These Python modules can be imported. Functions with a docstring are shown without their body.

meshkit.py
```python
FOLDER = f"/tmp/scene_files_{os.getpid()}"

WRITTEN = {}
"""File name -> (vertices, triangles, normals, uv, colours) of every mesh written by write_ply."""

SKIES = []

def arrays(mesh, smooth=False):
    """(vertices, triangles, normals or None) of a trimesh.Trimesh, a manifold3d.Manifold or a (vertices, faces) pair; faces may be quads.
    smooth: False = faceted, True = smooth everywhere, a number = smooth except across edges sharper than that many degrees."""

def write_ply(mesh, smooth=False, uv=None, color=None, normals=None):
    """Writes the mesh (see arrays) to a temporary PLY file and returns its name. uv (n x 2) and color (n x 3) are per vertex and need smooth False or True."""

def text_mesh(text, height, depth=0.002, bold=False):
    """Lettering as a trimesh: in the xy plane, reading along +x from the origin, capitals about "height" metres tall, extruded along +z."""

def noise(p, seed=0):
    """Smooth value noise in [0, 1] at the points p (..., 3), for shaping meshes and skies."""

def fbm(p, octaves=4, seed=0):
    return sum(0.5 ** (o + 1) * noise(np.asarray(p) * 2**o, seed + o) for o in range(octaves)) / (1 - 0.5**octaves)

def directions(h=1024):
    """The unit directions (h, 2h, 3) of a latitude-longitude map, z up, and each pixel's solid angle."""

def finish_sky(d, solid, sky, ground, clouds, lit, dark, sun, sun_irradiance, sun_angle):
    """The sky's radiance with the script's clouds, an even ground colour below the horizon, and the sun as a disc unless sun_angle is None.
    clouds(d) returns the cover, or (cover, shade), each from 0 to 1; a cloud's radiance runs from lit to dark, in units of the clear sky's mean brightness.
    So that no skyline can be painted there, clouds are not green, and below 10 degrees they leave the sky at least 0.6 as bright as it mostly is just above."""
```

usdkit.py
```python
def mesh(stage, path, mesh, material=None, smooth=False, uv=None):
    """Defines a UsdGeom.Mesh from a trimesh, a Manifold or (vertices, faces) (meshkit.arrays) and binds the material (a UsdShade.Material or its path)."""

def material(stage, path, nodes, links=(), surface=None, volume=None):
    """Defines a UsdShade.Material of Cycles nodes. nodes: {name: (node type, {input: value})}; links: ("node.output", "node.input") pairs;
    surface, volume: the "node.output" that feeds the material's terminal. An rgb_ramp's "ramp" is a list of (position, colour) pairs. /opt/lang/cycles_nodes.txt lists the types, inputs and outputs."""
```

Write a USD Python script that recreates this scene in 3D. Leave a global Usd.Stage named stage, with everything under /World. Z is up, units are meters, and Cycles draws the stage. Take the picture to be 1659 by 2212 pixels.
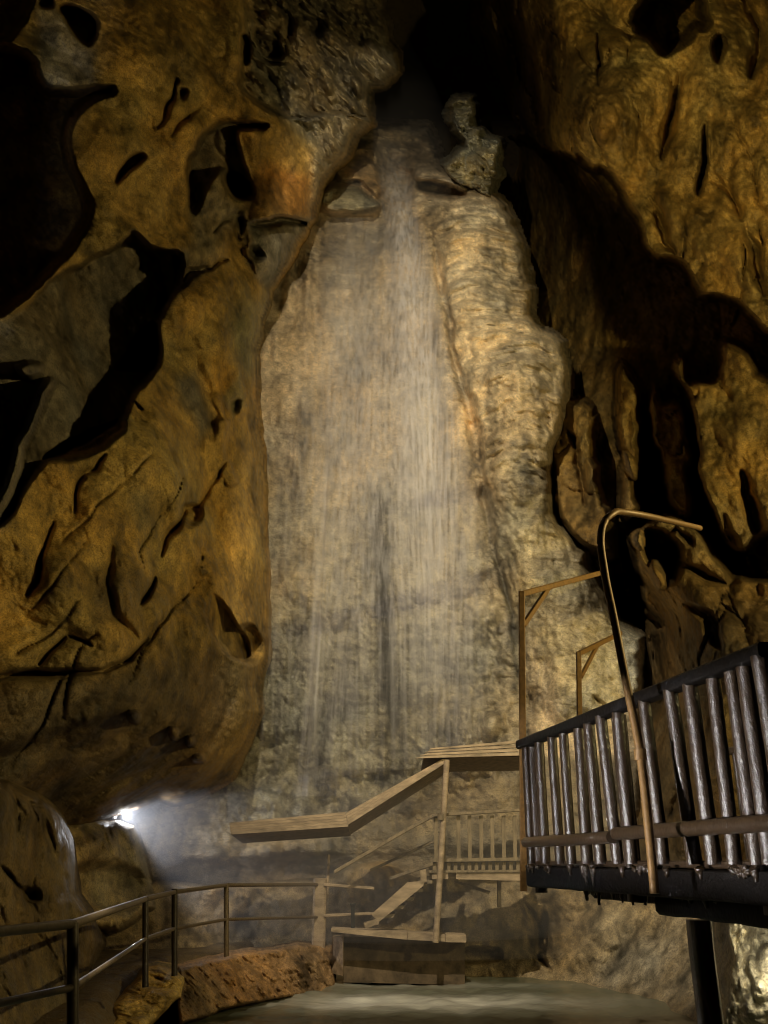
import math, random, numpy as np, trimesh, shapely, usdkit, meshkit
from shapely.geometry import Polygon
from scipy.interpolate import RBFInterpolator
from scipy.ndimage import distance_transform_edt, gaussian_filter, map_coordinates
from pxr import Usd, UsdGeom, UsdLux, UsdShade, Sdf, Gf, Vt

random.seed(7)
stage = Usd.Stage.CreateInMemory()
UsdGeom.SetStageUpAxis(stage, 'Z')
world = UsdGeom.Xform.Define(stage, '/World')
UsdGeom.Scope.Define(stage, '/World/Looks')
T = Sdf.ValueTypeNames

# ------------------------------------------------------------------ camera, sky, lamps, exposure
EYE = np.array([0., 0., 1.6]); PITCH = math.radians(21.5); F = 887.0
cam = UsdGeom.Camera.Define(stage, '/World/camera')
cam.AddTranslateOp().Set(Gf.Vec3d(*EYE)); cam.AddRotateXOp().Set(90 + math.degrees(PITCH))
cam.CreateHorizontalApertureAttr(24.0); cam.CreateVerticalApertureAttr(32.0)
cam.CreateFocalLengthAttr(24.0 * F / 768); cam.CreateClippingRangeAttr(Gf.Vec2f(0.05, 500))
cam.CreateExposureAttr(0.0)

usdkit.material(stage, '/World/Looks/night_sky', {'s': ('sky_texture', {'sky_type': 'single_scattering', 'sun_disc': False, 'sun_elevation': -0.12, 'sun_rotation': 0.6}),
    'b': ('background_shader', {'strength': 0.05})}, [('s.color', 'b.color')], surface='b.background')
dome = UsdLux.DomeLight.Define(stage, '/World/sky')
UsdShade.MaterialBindingAPI.Apply(dome.GetPrim()).Bind(UsdShade.Material.Get(stage, '/World/Looks/night_sky'))
dome.GetPrim().SetCustomDataByKey('kind', 'structure')

def lamp(name, pos, to, power, color, radius=0.12, cone=None, soft=0.3):
    l = UsdLux.SphereLight.Define(stage, '/World/' + name)
    l.CreateRadiusAttr(radius); l.CreateNormalizeAttr(True); l.CreateIntensityAttr(power); l.CreateColorAttr(Gf.Vec3f(*color))
    d = np.array(to, float) - np.array(pos, float); d /= np.linalg.norm(d)
    z = -d; x = np.cross([0, 0, 1.0], z); x /= np.linalg.norm(x); y = np.cross(z, x)
    M = Gf.Matrix4d(*x, 0, *y, 0, *z, 0, *map(float, pos), 1)
    l.AddTransformOp().Set(M)
    if cone:
        s = UsdLux.ShapingAPI.Apply(l.GetPrim()); s.CreateShapingConeAngleAttr(cone); s.CreateShapingConeSoftnessAttr(soft)
    return l

SODIUM = (1.0, 0.80, 0.33); WARM = (1.0, 0.86, 0.60); COOL = (0.94, 0.95, 1.0)
LAMPS = [('cliff', (-0.5, 6.5, 13.2), (0.6, 22, 10.5), 2650, WARM, 0.06, 80, 0.1), ('walls', (8.6, 6.0, 5.6), (-4, 15, 8.0), 950, SODIUM, 0.12, 80, 0.3),
         ('right', (-4.2, 1.5, 4.0), (6.5, 18, 10.0), 2600, SODIUM, 0.03, 80, 0.3), ('passage', (-5.0, 18.0, 2.46), (0, 17.2, 2.0), 60, COOL, 0.04, 88, 0.2), ('deck', (2.9, 7.35, 0.95), (3.1, 9.5, -0.4), 20, (1.0, .93, .74), 0.08, 88, 0.2),
         ('platform', (-3.6, 3.4, 1.0), (1.6, 6.0, 1.9), 1900, (1.0, .97, .96), 0.08, 80, 0.2)]  # platform lamp is added out of view to put highlights on the balusters
for nm, *rest in LAMPS: lamp('lamp_light_' + nm, *rest)

# ------------------------------------------------------------------ helpers
K = 768.0 / 1659.0
cP, sP = math.cos(PITCH), math.sin(PITCH)
def ray(px, py):
    a = (np.asarray(px, float) - 384) / F; b = (512 - np.asarray(py, float)) / F
    d = np.stack([a, cP - b * sP, sP + b * cP], -1)
    return d
def unproj(px, py, Y):
    d = ray(px, py); return EYE + d * (np.asarray(Y, float) / d[..., 1])[..., None]
def at(u, v, Y):
    return unproj(u * K, v * K, Y)
def at_z(u, v, z):
    d = ray(u * K, v * K); return EYE + d * ((z - EYE[2]) / d[2])
def sstep(a, b, x):
    t = np.clip((x - a) / (b - a), 0, 1); return t * t * (3 - 2 * t)

def seg_dist(pts, X, Y, closed=False):
    pts = np.asarray(pts, float); best = np.full(X.shape, 1e9)
    q = np.vstack([pts, pts[:1]]) if closed else pts
    for a, b in zip(q[:-1], q[1:]):
        e = b - a; L = e @ e + 1e-9
        t = np.clip(((X - a[0]) * e[0] + (Y - a[1]) * e[1]) / L, 0, 1)
        best = np.minimum(best, (X - a[0] - t * e[0]) ** 2 + (Y - a[1] - t * e[1]) ** 2)
    return np.sqrt(best)
def sdf(pts, X, Y):
    d = seg_dist(pts, X, Y, True)
    return np.where(shapely.contains_xy(Polygon(pts).buffer(0), X, Y), d, -d)

def chaikin(p, n=2):
    p = np.asarray(p, float)
    for _ in range(n):
        q = np.roll(p, -1, 0); p = np.stack([.75 * p + .25 * q, .25 * p + .75 * q], 1).reshape(-1, 2)
    return p
used = {}
def numbered(name, parent='/World'):
    k = (parent, name); n = used.get(k, 0); used[k] = n + 1
    return f'{parent}/{name}' + (f'_{n:03d}' if n else '')
def path_of(parent): return '/World' if parent is None else str(parent.GetPath())
def tag(p, label=None, cat=None, group=None, kind=None):
    for k, x in (('label', label), ('category', cat), ('group', group), ('kind', kind)):
        if x: p.SetCustomDataByKey(k, x)
    return p
def obj(name, mesh, mat, parent=None, smooth=False, **kw):
    m = usdkit.mesh(stage, numbered(name, path_of(parent)), mesh, '/World/Looks/' + mat, smooth=smooth)
    return tag(m.GetPrim(), **kw)
def thing(name, label=None, cat=None, group=None, loc=(0, 0, 0), rotz=0, parent=None):
    x = UsdGeom.Xform.Define(stage, numbered(name, path_of(parent)))
    x.AddTranslateOp().Set(Gf.Vec3d(*map(float, loc))); x.AddRotateZOp().Set(rotz)
    return tag(x.GetPrim(), label, cat, group)

# ------------------------------------------------------------------ materials
def rock_material(name, rough=(0.45, 0.75), bump=0.5, scale=1.0, stretch=(1, 1, 1), var=0.45, spec=0.5, fine=1.0, bumpd=0.05, wets=False):
    N = {'g': ('geometry', {}), 'm': ('mapping', {'scale': tuple(scale * s for s in stretch)}), 'a': ('attribute', {'attribute': 'tint'}),
         'n2': ('noise_texture', {'scale': 6.0 * fine, 'detail': 4.0, 'roughness': 0.7}),
         'r2': ('rgb_ramp', {'ramp': [(0.3, (1 - var, 1 - var, 1 - var)), (0.5, (1, 1, 1)), (0.7, (1 + .6 * var, 1 + .55 * var, 1 + .4 * var))]}),
         'x2': ('mix', {'mix_type': 'multiply', 'fac': 1.0}), 'x3': ('mix', {'mix_type': 'multiply', 'fac': 1.0}), 'n3': ('noise_texture', {'scale': 34.0, 'detail': 2.0, 'roughness': 0.7}), 'r3': ('rgb_ramp', {'ramp': [(0.34, (0.62, 0.61, 0.6)), (0.48, (1, 1, 1)), (0.66, (1.32, 1.3, 1.22))]}), 'hh': ('math', {'math_type': 'multiply_add', 'value2': 0.35}),
         'rr': ('map_range', {'from_min': 0.38, 'from_max': 0.62, 'to_min': rough[0], 'to_max': rough[1], 'clamp': True}),
         'b': ('bump', {'strength': bump, 'distance': bumpd}), 'p': ('principled_bsdf', {'specular_ior_level': spec})}
    Lk = [('g.position', 'm.vector'), ('m.vector', 'n2.vector'), ('n2.fac', 'r2.fac'), ('a.color', 'x2.color1'), ('r2.color', 'x2.color2'),
          ('x2.color', 'x3.color1'), ('m.vector', 'n3.vector'), ('n3.fac', 'r3.fac'), ('r3.color', 'x3.color2'), ('x3.color', 'p.base_color'), ('n3.fac', 'hh.value1'), ('n2.fac', 'hh.value3'), ('n2.fac', 'rr.value'), ('rr.result', 'p.roughness'), ('hh.value', 'b.height'), ('b.normal', 'p.normal')]
    if wets:
        N.update({'w': ('attribute', {'attribute': 'wet'}), 'mr': ('mix_float', {'b': 0.13})}); Lk.remove(('rr.result', 'p.roughness')); Lk += [('rr.result', 'mr.a'), ('w.fac', 'mr.fac'), ('mr.result', 'p.roughness')]
    usdkit.material(stage, '/World/Looks/' + name, N, Lk, surface='p.BSDF')
rock_material('ochre_rock', spec=0.32, rough=(0.5, 0.9), bump=0.7, bumpd=0.05)
rock_material('flowstone', rough=(0.42, 0.8), bump=0.8, stretch=(0.8, 0.8, 1.5), var=0.32, bumpd=0.11, wets=True, spec=0.8)
rock_material('wet_rock', rough=(0.12, 0.5), bump=1.0, var=0.35, bumpd=0.12, spec=0.8)
def simple(name, color, rough=0.6, metallic=0.0, spec=0.5, nscale=6.0, stretch=(1, 1, 1), var=0.3, bump=0.3, bumpd=0.01, coat=0.0):
    usdkit.material(stage, '/World/Looks/' + name, {
        'tc': ('geometry', {}), 'm': ('mapping', {'scale': tuple(stretch)}), 'n': ('noise_texture', {'scale': nscale, 'detail': 6.0, 'roughness': 0.65}),
        'r': ('rgb_ramp', {'ramp': [(0.3, tuple(c * (1 - var) for c in color)), (0.7, tuple(c * (1 + var) for c in color))]}),
        'b': ('bump', {'strength': bump, 'distance': bumpd}),
        'p': ('principled_bsdf', {'roughness': rough, 'metallic': metallic, 'specular_ior_level': spec, 'coat_weight': coat, 'coat_roughness': 0.15})},
        [('tc.position', 'm.vector'), ('m.vector', 'n.vector'), ('n.fac', 'r.fac'), ('r.color', 'p.base_color'), ('n.fac', 'b.height'), ('b.normal', 'p.normal')], surface='p.BSDF')
simple('rusty_steel', (0.20, 0.11, 0.035), 0.5, 0.2, nscale=25)
simple('dark_steel', (0.045, 0.034, 0.022), 0.45, 0.4, nscale=30)
simple('rail_steel', (0.13, 0.095, 0.055), 0.5, 0.35, nscale=30)
simple('wet_dark_wood', (0.036, 0.021, 0.010), 0.30, 0.0, 1.0, nscale=42, stretch=(1, 1, 0.7), bump=1.0, bumpd=0.007)
simple('rotten_beam', (0.006, 0.0045, 0.0035), 0.55, 0.0, 0.15, nscale=30, bump=1.0, bumpd=0.01)
simple('pale_wood', (0.33, 0.25, 0.17), 0.6, nscale=9, stretch=(0.3, 1, 1), var=0.5)
simple('grey_wood', (0.20, 0.155, 0.10), 0.6, nscale=9, stretch=(1, 1, 0.3), var=0.5)
simple('render_plinth', (0.10, 0.07, 0.042), 0.8, nscale=4, var=0.6, bumpd=0.03)
simple('black_rubber', (0.012, 0.012, 0.012), 0.6)

# ------------------------------------------------------------------ sculpted rock masses
STEP = 1.5
def sculpt(name, outline, ctrl, feats, noises, tints, mat, roll=(40, 1.2), warp=(9, 6), seed=0, step=STEP, clip=(-110, -110, 880, 1130), color=(0.25, 0.17, 0.075), label=None, rough_edge=1.0, behind=9, mottled=1.0, wet=(), streak=(1.8, 1.3, 0.0), cat=None):
    ol = np.array(outline, float)
    x0, y0 = np.maximum(ol.min(0) * K - 12, clip[:2]); x1, y1 = np.minimum(ol.max(0) * K + 12, clip[2:])
    nx, ny = int((x1 - x0) / step) + 1, int((y1 - y0) / step) + 1
    PX, PY = np.meshgrid(np.linspace(x0, x1, nx), np.linspace(y0, y1, ny))
    U, V = PX / K, PY / K
    c = np.array(ctrl, float)
    rbf = RBFInterpolator(c[:, :2] / 300, c[:, 2], kernel='thin_plate_spline', smoothing=0.02)
    gx, gy = np.linspace(U.min(), U.max(), 60), np.linspace(V.min(), V.max(), 60)
    G = rbf(np.stack(np.meshgrid(gx, gy), -1).reshape(-1, 2) / 300).reshape(60, 60)
    G = np.clip(G, c[:, 2].min() - 1.5, c[:, 2].max() + 1.5)
    Y = map_coordinates(G, [(V - gy[0]) / (gy[-1] - gy[0]) * 59, (U - gx[0]) / (gx[-1] - gx[0]) * 59], order=3, mode='nearest')
    P = unproj(PX, PY, Y)
    # warped picture plane: nothing is carved along a clean line
    n = lambda s, k: meshkit.fbm(P * s, 3, seed + k) - 0.5
    Uw = U + warp[0] * 2 * n(0.55, 11) + warp[1] * 2 * n(2.2, 13)
    Vw = V + warp[0] * 2 * n(0.55, 17) + warp[1] * 2 * n(2.2, 19)
    def local(pts, m):
        p = np.asarray(pts, float); a, b = p.min(0) - m, p.max(0) + m
        rows = np.where((V[:, 0] > a[1] - 25) & (V[:, 0] < b[1] + 25))[0]; cols = np.where((U[0] > a[0] - 25) & (U[0] < b[0] + 25))[0]
        if len(rows) == 0 or len(cols) == 0: return None
        return np.s_[rows[0]:rows[-1] + 1, cols[0]:cols[-1] + 1]
    for f in feats:
        kind, pts = f[0], f[1]
        if kind in ('hole', 'bump', 'ramp'): pts = chaikin(pts)
        if kind == 'crack':
            w, d = f[2:4]; s = local(pts, 4 * w)
            if s: 
                q = np.asarray(pts, float); dd = seg_dist(pts, Uw[s], Vw[s]); L = np.hypot(*(q[-1] - q[0])) + 1
                t = np.clip(((Uw[s] - q[0, 0]) * (q[-1, 0] - q[0, 0]) + (Vw[s] - q[0, 1]) * (q[-1, 1] - q[0, 1])) / L ** 2, 0, 1)
                tap = (0.15 + 0.85 * np.sqrt(np.clip(4 * t * (1 - t), 0, 1))) * (0.25 + 1.5 * meshkit.fbm(P[s] * 1.6, 2, seed + 71))
                ww = .7 * w * tap; Y[s] += d * np.clip(tap, 0, 1.1) * 0.55 * np.exp(-(dd / ww) ** 2) + 0.18 * d * np.exp(-(dd / (3.5 * w)) ** 2)
        elif kind == 'swell':
            w, d = f[2:4]; s = local(pts, 3 * w)
            if s: Y[s] -= d * np.exp(-(seg_dist(pts, Uw[s], Vw[s]) / w) ** 2)
        elif kind == 'ridge':
            w, d = f[2:4]; s = local(pts, 3 * w)
            if s:
                dd = seg_dist(pts, Uw[s], Vw[s]); Y[s] -= d * np.sqrt(np.clip(1 - (dd / w) ** 2, 0, 1))
        elif kind == 'hole':
            d, soft = f[2:4]; s = local(pts, soft + 5)
            if s: Y[s] += d * sstep(-soft, soft, sdf(pts, Uw[s], Vw[s]))
        elif kind == 'bump':
            d, soft = f[2:4]; s = local(pts, 5)
            if s:
                q = np.clip(sdf(pts, Uw[s], Vw[s]) / soft, 0, 1); Y[s] -= d * np.sqrt(1 - (1 - q) ** 2)
        elif kind == 'ramp':     # offset growing from a to b inside the polygon
            (ua, va, da), (ub, vb, db), soft = f[2:5]; s = local(pts, soft + 5)
            if s:
                t = np.clip(((Uw[s] - ua) * (ub - ua) + (Vw[s] - va) * (vb - va)) / ((ub - ua) ** 2 + (vb - va) ** 2), 0, 1)
                Y[s] += (da + (db - da) * t) * sstep(-soft, soft, sdf(pts, Uw[s], Vw[s]))
    P = unproj(PX, PY, Y)
    for amp, sc, kind, octv, k, *where in noises:
        q = P * np.asarray(sc, float)
        if kind == 'f': h = meshkit.fbm(q, octv, seed + k) - 0.5
        elif kind == 'b': h = sum(0.5 ** o * np.abs(2 * meshkit.noise(q * 2 ** o, seed + k + o) - 1) for o in range(octv)) - 0.6   # rounded lumps, sharp creases
        elif kind == 'r': h = 0.5 - sum(0.5 ** o * np.abs(2 * meshkit.noise(q * 2 ** o, seed + k + o) - 1) for o in range(octv))
        elif kind == 't':   # terraces
            zz = q[..., 2] + 0.9 * (meshkit.fbm(q * [.35, .35, .5], 3, seed + k) - .5) * 2
            fr = zz - np.floor(zz); h = (fr ** 1.6 - 0.5) * (0.35 + 1.3 * meshkit.fbm(P * .35, 2, seed + k + 5))
        Y = Y - amp * h * (sstep(-where[1], where[1], sdf(where[0], Uw, Vw)) if where else 1)
    mask_sd = sdf(ol, Uw * rough_edge + U * (1 - rough_edge), Vw * rough_edge + V * (1 - rough_edge))
    r, R = roll
    q = np.clip(mask_sd / r, 0, 1); Y = Y + R * (1 - np.sqrt(1 - (1 - q) ** 2))
    out = np.clip(-mask_sd * K, 0, None); Y = Y + out * 0.6
    P = unproj(PX, PY, Y)
    keep = out < behind
    idx = np.arange(nx * ny).reshape(ny, nx)
    quad = keep[:-1, :-1] & keep[1:, :-1] & keep[:-1, 1:] & keep[1:, 1:]
    a, b, c_, d_ = idx[:-1, :-1][quad], idx[1:, :-1][quad], idx[1:, 1:][quad], idx[:-1, 1:][quad]
    faces = np.vstack([np.stack([a, b, c_], 1), np.stack([a, c_, d_], 1)])
    C = np.ones((ny, nx, 3)) * np.array(color)
    for tcol, poly, soft, strength in tints:
        s = local(poly, soft + 5)
        if s is None: continue
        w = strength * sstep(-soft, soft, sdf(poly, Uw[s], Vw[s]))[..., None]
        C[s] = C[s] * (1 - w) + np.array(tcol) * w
    q = P * [1, 1, .7]
    big = meshkit.fbm(q * .55 + 3, 4, seed + 90) - .5; med = meshkit.fbm(q * [2.2, 2.2, 1.3], 4, seed + 95) - .5; hue = meshkit.fbm(q * .9 + 9, 3, seed + 99) - .5
    fin = meshkit.fbm(P * [7, 7, 4], 3, seed + 93) - .5
    C = C * np.clip(1 + 1.5 * big + streak[0] * med + streak[2] * (meshkit.fbm(P * [2.6, 2.6, .22], 4, seed + 97) - .5) + streak[1] * fin, .25, 1.9)[..., None] * (1 + hue[..., None] * np.array([.45, .05, -.7]) * mottled)
    Wt = np.zeros((ny, nx))
    for poly, soft, strength in wet:
        s = local(poly, soft + 5)
        if s: Wt[s] = np.maximum(Wt[s], strength * sstep(-soft, soft, sdf(poly, Uw[s], Vw[s])) * np.clip(.2 + 1.6 * meshkit.fbm(P[s] * 1.8, 3, seed + 33), 0, 1))
    usedv, inv = np.unique(faces, return_inverse=True)
    v = P.reshape(-1, 3)[usedv]; f = inv.reshape(-1, 3); col = C.reshape(-1, 3)[usedv]
    m = usdkit.mesh(stage, numbered(name), (v, f), '/World/Looks/' + mat, smooth=True)
    pv = UsdGeom.PrimvarsAPI(m).CreatePrimvar('tint', T.Color3fArray, 'vertex'); pv.Set(Vt.Vec3fArray.FromNumpy(col.astype(np.float32)))
    if wet: UsdGeom.PrimvarsAPI(m).CreatePrimvar('wet', T.Color3fArray, 'vertex').Set(Vt.Vec3fArray.FromNumpy(np.repeat(Wt.reshape(-1)[usedv].astype(np.float32)[:, None], 3, 1)))
    tag(m.GetPrim(), label, cat, None, None if cat else 'structure')
    return m

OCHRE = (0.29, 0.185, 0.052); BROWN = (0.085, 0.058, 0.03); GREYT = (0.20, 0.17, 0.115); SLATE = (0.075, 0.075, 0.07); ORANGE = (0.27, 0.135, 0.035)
PALE = (0.38, 0.33, 0.24)

# ---- left wall
rk = np.random.default_rng(404)
def fractures(n, box, ang, spread, lo, hi, w=(2.5, 5), d=(.25, .7)):
    out = []
    for _ in range(n):
        u, v = box[0] + (box[2] - box[0]) * rk.random(), box[1] + (box[3] - box[1]) * rk.random(); a = math.radians(ang + spread * rk.standard_normal()); L = lo + (hi - lo) * rk.random() ** 2; p = [(u, v)]
        for k in range(4): a += .28 * rk.standard_normal(); p.append((p[-1][0] + L / 4 * math.cos(a), p[-1][1] + L / 4 * math.sin(a)))
        out.append(('crack', p, w[0] + (w[1] - w[0]) * rk.random(), d[0] + (d[1] - d[0]) * rk.random()))
    return out
L_out = [(-230, -230), (850, -230), (825, -20), (815, 20), (835, 50), (832, 80), (850, 110), (855, 150), (830, 180), (800, 185), (790, 205), (800, 265), (762, 285), (745, 330), (720, 362), (692, 400), (684, 440),
         (676, 470), (642, 520), (612, 575), (582, 622), (570, 680), (556, 750), (552, 830), (548, 900), (560, 970), (568, 1028), (570, 1163), (575, 1303), (577, 1355), (570, 1420), (552, 1490), (562, 1540),
         (545, 1590), (530, 1625), (505, 1685), (465, 1705), (425, 1725), (370, 1734), (345, 1728), (300, 1752), (250, 1768), (220, 1778), (150, 1800), (60, 1830), (-230, 1880)]
L_ctrl = [(-230, -230, 11), (200, -80, 13), (540, -80, 15.5), (850, -80, 18.5), (-230, 400, 11), (150, 350, 13.5), (300, 300, 13.8), (500, 200, 15.5), (700, 200, 17.5), (800, 150, 18.5), (680, 450, 18.5), (550, 450, 17), (400, 500, 15.4), (200, 500, 14),
          (-50, 700, 12), (200, 700, 14), (400, 650, 15.5), (560, 700, 18), (-50, 1000, 11), (200, 1000, 13), (400, 1000, 14.8), (550, 1000, 17.5), (-50, 1300, 10.8), (300, 1300, 13.2), (560, 1300, 17), (-50, 1480, 10.6), (250, 1480, 12.6), (530, 1480, 16.6),
          (0, 1650, 12.2), (250, 1650, 14.2), (450, 1650, 16.6), (0, 1800, 13.5), (250, 1770, 16.5), (400, 1730, 17.8), (-230, 1800, 12), (-230, 1000, 10)]
VOID = [(-230, 90), (66, 100), (80, 190), (150, 200), (255, 190), (205, 205), (160, 240), (135, 290), (150, 350), (175, 400), (190, 450), (180, 495), (140, 540), (95, 600), (40, 650), (-20, 690), (-230, 700)]
PL1 = [(415, 545), (340, 690), (347, 760), (330, 800), (280, 860), (270, 905), (180, 960), (90, 1000), (45, 1060), (10, 1140), (-230, 1200), (-230, 700), (0, 690), (60, 660), (110, 600), (200, 560), (275, 520), (290, 498), (330, 545)]
L_feat = [('hole', VOID, 6.0, 14), ('hole', [(-230, -230), (75, -230), (70, 100), (-230, 100)], 4.0, 12),
          ('hole', [(120, 5), (180, 20), (212, 40), (205, 80), (190, 98), (165, 70), (140, 40)], 1.8, 6), ('hole', [(80, 0), (110, -10), (115, 12), (85, 18)], 1.0, 5),
          ('ramp', PL1, (60, 750, 0.9), (340, 850, 2.6), 7), ('ridge', [(104, 833), (75, 900), (47, 960), (20, 1050), (-20, 1120)], 16, 2.2), ('bump', [(35, 785), (95, 780), (93, 815), (60, 825), (38, 812)], 2.0, 12),
          ('hole', [(345, 705), (345, 798), (290, 800), (245, 795), (280, 765), (300, 725), (330, 700)], 1.4, 8), ('hole', [(270, 905), (225, 925), (150, 960), (100, 985), (95, 1000), (180, 990), (260, 945)], 1.8, 10),
          ('hole', [(252, 390), (258, 360), (275, 340), (300, 328), (318, 335), (302, 350), (278, 366), (258, 388)], 1.0, 6),
          ('crack', [(380, 170), (370, 210), (350, 260), (335, 290)], 9, 0.8), ('hole', [(383, 195), (405, 195), (400, 218), (388, 215)], .8, 5), ('crack', [(365, 300), (385, 265), (425, 235), (440, 225)], 6, 0.5),
          ('hole', [(425, 310), (445, 280), (490, 258), (560, 262), (590, 275), (520, 280), (512, 295), (525, 340), (540, 380), (545, 425), (520, 430), (490, 400), (478, 365), (460, 370), (440, 420), (420, 470), (408, 400), (406, 340)], 1.7, 9),
          ('hole', [(475, 375), (510, 372), (535, 395), (545, 425), (520, 428), (495, 415)], 1.2, 8),
          ('hole', [(530, -230), (522, 60), (540, 110), (518, 150), (520, 190), (560, 225), (640, 262), (700, 240), (860, 260), (860, -230)], 0.9, 9),
          ('hole', [(520, 75), (540, 80), (542, 130), (525, 140)], 1.5, 6), ('hole', [(545, 60), (600, 90), (620, 130), (570, 140), (545, 100)], 0.7, 14),
          ('ramp', [(528, 473), (676, 470), (642, 520), (612, 575), (582, 640), (556, 600), (540, 530)], (560, 480, 1.3), (590, 620, .4), 5), ('hole', [(526, 474), (670, 474), (668, 490), (530, 492)], .5, 5),
          ('crack', [(525, 452), (490, 480), (470, 500)], 7, 0.8), ('hole', [(508, 465), (530, 468), (528, 520), (520, 515)], 1.2, 6), ('hole', [(520, 533), (555, 535), (574, 560), (540, 565)], .6, 9),
          ('crack', [(500, 560), (460, 577), (425, 583), (410, 590), (380, 620), (340, 668)], 9, 1.2), ('crack', [(290, 868), (305, 890)], 6, 0.8),
          ('crack', [(230, 983), (205, 1013), (180, 1023), (168, 1058), (160, 1110)], 7, 0.8), ('crack', [(485, 998), (470, 1023), (450, 1063), (430, 1093), (395, 1093), (380, 1128), (360, 1163), (345, 1203)], 8, 1.1),
          ('hole', [(383, 1090), (437, 1092), (432, 1122), (400, 1135), (388, 1115)], .5, 9), ('crack', [(340, 1253), (320, 1283), (303, 1308)], 8, 1.0),
          ('ramp', [(385, 1178), (425, 1218), (450, 1268), (490, 1308), (515, 1348), (540, 1380), (540, 1440), (490, 1420), (440, 1330), (400, 1250)], (450, 1300, .1), (510, 1330, 1.0), 5),
          ('hole', [(525, 1357), (545, 1350), (565, 1380), (560, 1420), (538, 1440), (530, 1400)], .8, 10), ('hole', [(492, 870), (520, 862), (522, 885), (500, 900)], .7, 6),
          ('crack', [(115, 1128), (100, 1168), (90, 1193), (75, 1263), (55, 1288)], 9, 1.0), ('crack', [(-60, 1475), (0, 1467), (80, 1457), (150, 1452), (225, 1447), (280, 1425), (320, 1380)], 9, 1.3),
          ('crack', [(140, 1375), (115, 1400), (85, 1440)], 7, .9), ('crack', [(145, 1375), (195, 1392)], 6, .9), ('crack', [(240, 1180), (230, 1260), (250, 1330), (300, 1380)], 14, .5), ('crack', [(420, 760), (440, 830), (460, 900), (445, 980)], 18, .5),
          ('ridge', [(480, 920), (470, 980), (500, 1040)], 14, .3),
          ('bump', [(270, 1535), (300, 1528), (310, 1555), (290, 1570)], .7, 10), ('bump', [(356, 1572), (385, 1570), (388, 1595), (370, 1605)], .8, 10), ('bump', [(400, 1590), (422, 1588), (420, 1612), (402, 1618)], .8, 9), ('bump', [(408, 1640), (430, 1625), (446, 1648), (425, 1655)], .8, 9)]
GREYPOLY = [(530, -230), (870, -230), (870, 150), (800, 270), (745, 330), (690, 400), (680, 472), (668, 440), (672, 390), (680, 320), (640, 270), (580, 235), (525, 190), (538, 130)]
L_noise = [(2.2, (.32, .32, .24), 'f', 3, 1), (0.55, (.55, .55, .38), 'b', 3, 7), (0.16, (2.4, 2.4, 1.6), 'f', 4, 9), (0.04, (8, 8, 7), 'b', 3, 12), (1.0, (1.3, 1.3, 1.3), 'b', 5, 25, GREYPOLY, 25)]
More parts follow.
